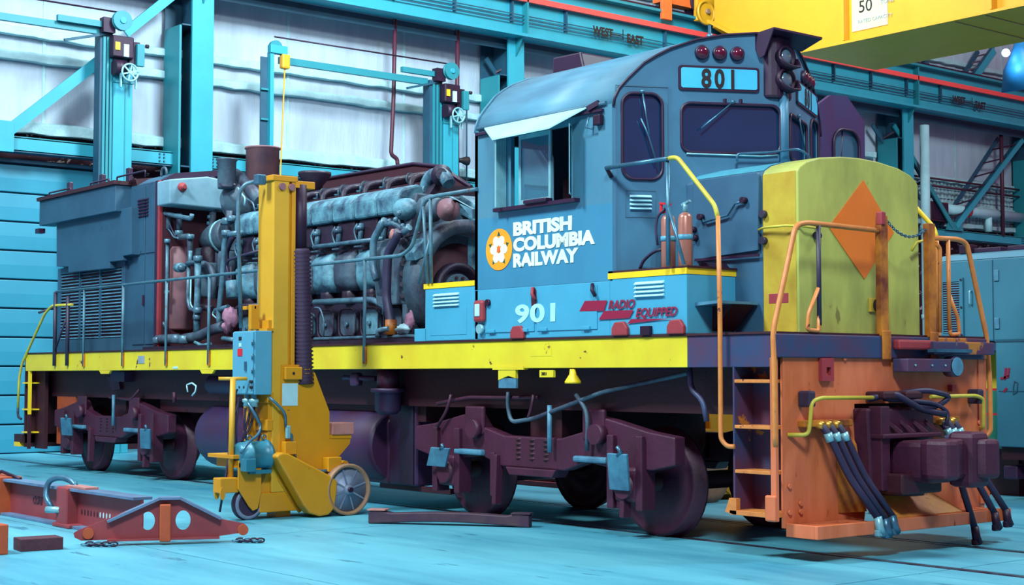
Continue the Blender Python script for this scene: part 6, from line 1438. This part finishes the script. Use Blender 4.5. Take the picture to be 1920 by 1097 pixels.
for z in (gz0-.02, gz1+.02, (gz0+gz1)/2): MB().cyl((gx1+.03, 6.955, z), (gx1+.03, 6.965, z), .015, n=8).build('frame_bolt', 'board_frame', fr_)
MB().box(gx0+.02, gx1-.02, 6.99, 7.0, 1.99, 2.06).build('notice', 'paper_white', wg)
text('NOTICE', (gx0+.04, 6.988, 2.0), .05, SIDE, 'red_bright', wg, sx=.8) if False else None
MB().tube([(-2.83, 7, 2.62), (-2.83, 6.95, 2.62), (-2.83, 6.95, 2.45), (-2.83, 7, 2.45)], .012, 6, .02).build('door_grab', 'steel_light', wg)
for x in (-2.52, 0.2): MB().box(x-.006, x+.006, 6.992, 7.0, 2.0, 3.0).build('door_seam', 'teal_dark', wg)
for z in (2.8, 2.2): MB().box(-2.50, -2.43, 6.98, 7.0, z-.07, z+.07).build('door_hinge', 'plate_blue', wg, bevel=.005)
MB().box(-2.5, 7, 6.99, 7.0, 1.965, 1.985).build('belt_seam', 'teal_dark', wg)
for z in (1.7, 1.35): MB().box(-2.46, 7, 6.994, 7.0, z-.004, z+.004).build('panel_seam', 'teal_dark', wg) if z < 1.4 else None
for (u, v), (u2, v2) in (((1886, 690), (1884, 712)), ((1876, 710), (1892, 706)), ((1892, 690), (1890, 706)), ((1882, 735), (1888, 728))):
    a, b = P(u, v, 'y', 6.995), P(u2, v2, 'y', 6.995); MB().bar(a, b, .008, .03).build('paint_mark', 'crimson', wg)
MB().tube([P(u, v, 'y', 6.992) for u, v in ((1902, 715), (1908, 718), (1907, 735), (1900, 740), (1900, 725), (1902, 715))], .007, 6).build('paint_mark', 'teal_dark', wg)
for x0_, x1_ in ((-3.2, -2.6), (-2.5, -1.4), (-1.3, -.2)): MB().box(x0_, x1_, 7.3, 8.6, 3.13, 3.19).build('roof_rack', 'board_frame', wg, bevel=.01)
MB().box(-3.15, -3.0, 7.2, 7.4, 3.12, 3.24).build('roof_hatch', 'dark_metal', wg, bevel=.01)
for y in (7.75, 9.18):
    xw = -1.95
    ww = MB().lathe((xw, y, .42), (0, 1, 0), [(-.05, .33), (-.05, .42), (.03, .42), (.05, .45), (.06, .45), (.06, .33)], 30).build('wheel', 'dark_metal', wg)
    MB().cyl((xw, y-.08, .42), (xw, y+.05, .42), .09, n=14).build('wheel_hub', 'dark_metal', ww)
    for k in range(8): a = 2*PI*k/8; MB().bar((xw, y-.02, .42), (xw+.36*math.cos(a), y-.02, .42+.36*math.sin(a)), .04, .05).build('wheel_spoke', 'dark_metal', ww)
MB().cyl((-1.95, 7.7, .42), (-1.95, 9.25, .42), .06, n=10).build('axle', 'dark_metal', wg)
MB().prism([(-2.45, .60), (-2.35, .42), (-1.5, .42), (-1.4, .6)], 'y', 7.35, 7.5).build('truck_frame', 'black_maroon', wg)
MB().box(-2.55, -2.35, 7.2, 7.6, .25, .42).build('truck_box', 'tank_purple', wg, bevel=.02)
# striped cabinet
sc_ = thing('striped_cabinet', (-3.1, 8.6, 0), 'yellow and green striped cabinet between pilot and pale blue rail vehicle', 'cabinet')
for z0_, z1_, mt in ((.60, 1.03, 'green_paint'), (1.03, 1.06, 'red_bright'), (1.06, 1.35, 'green_paint'), (1.35, 1.38, 'red_bright'), (1.38, 1.84, 'yellow_flat')):
    MB().box(-3.2, -2.6, 7.6, 9.6, z0_, z1_).build('panel', mt, sc_)
MB().box(-3.15, -2.65, 7.7, 9.5, 0.0, .6).build('base', 'black_maroon', sc_)
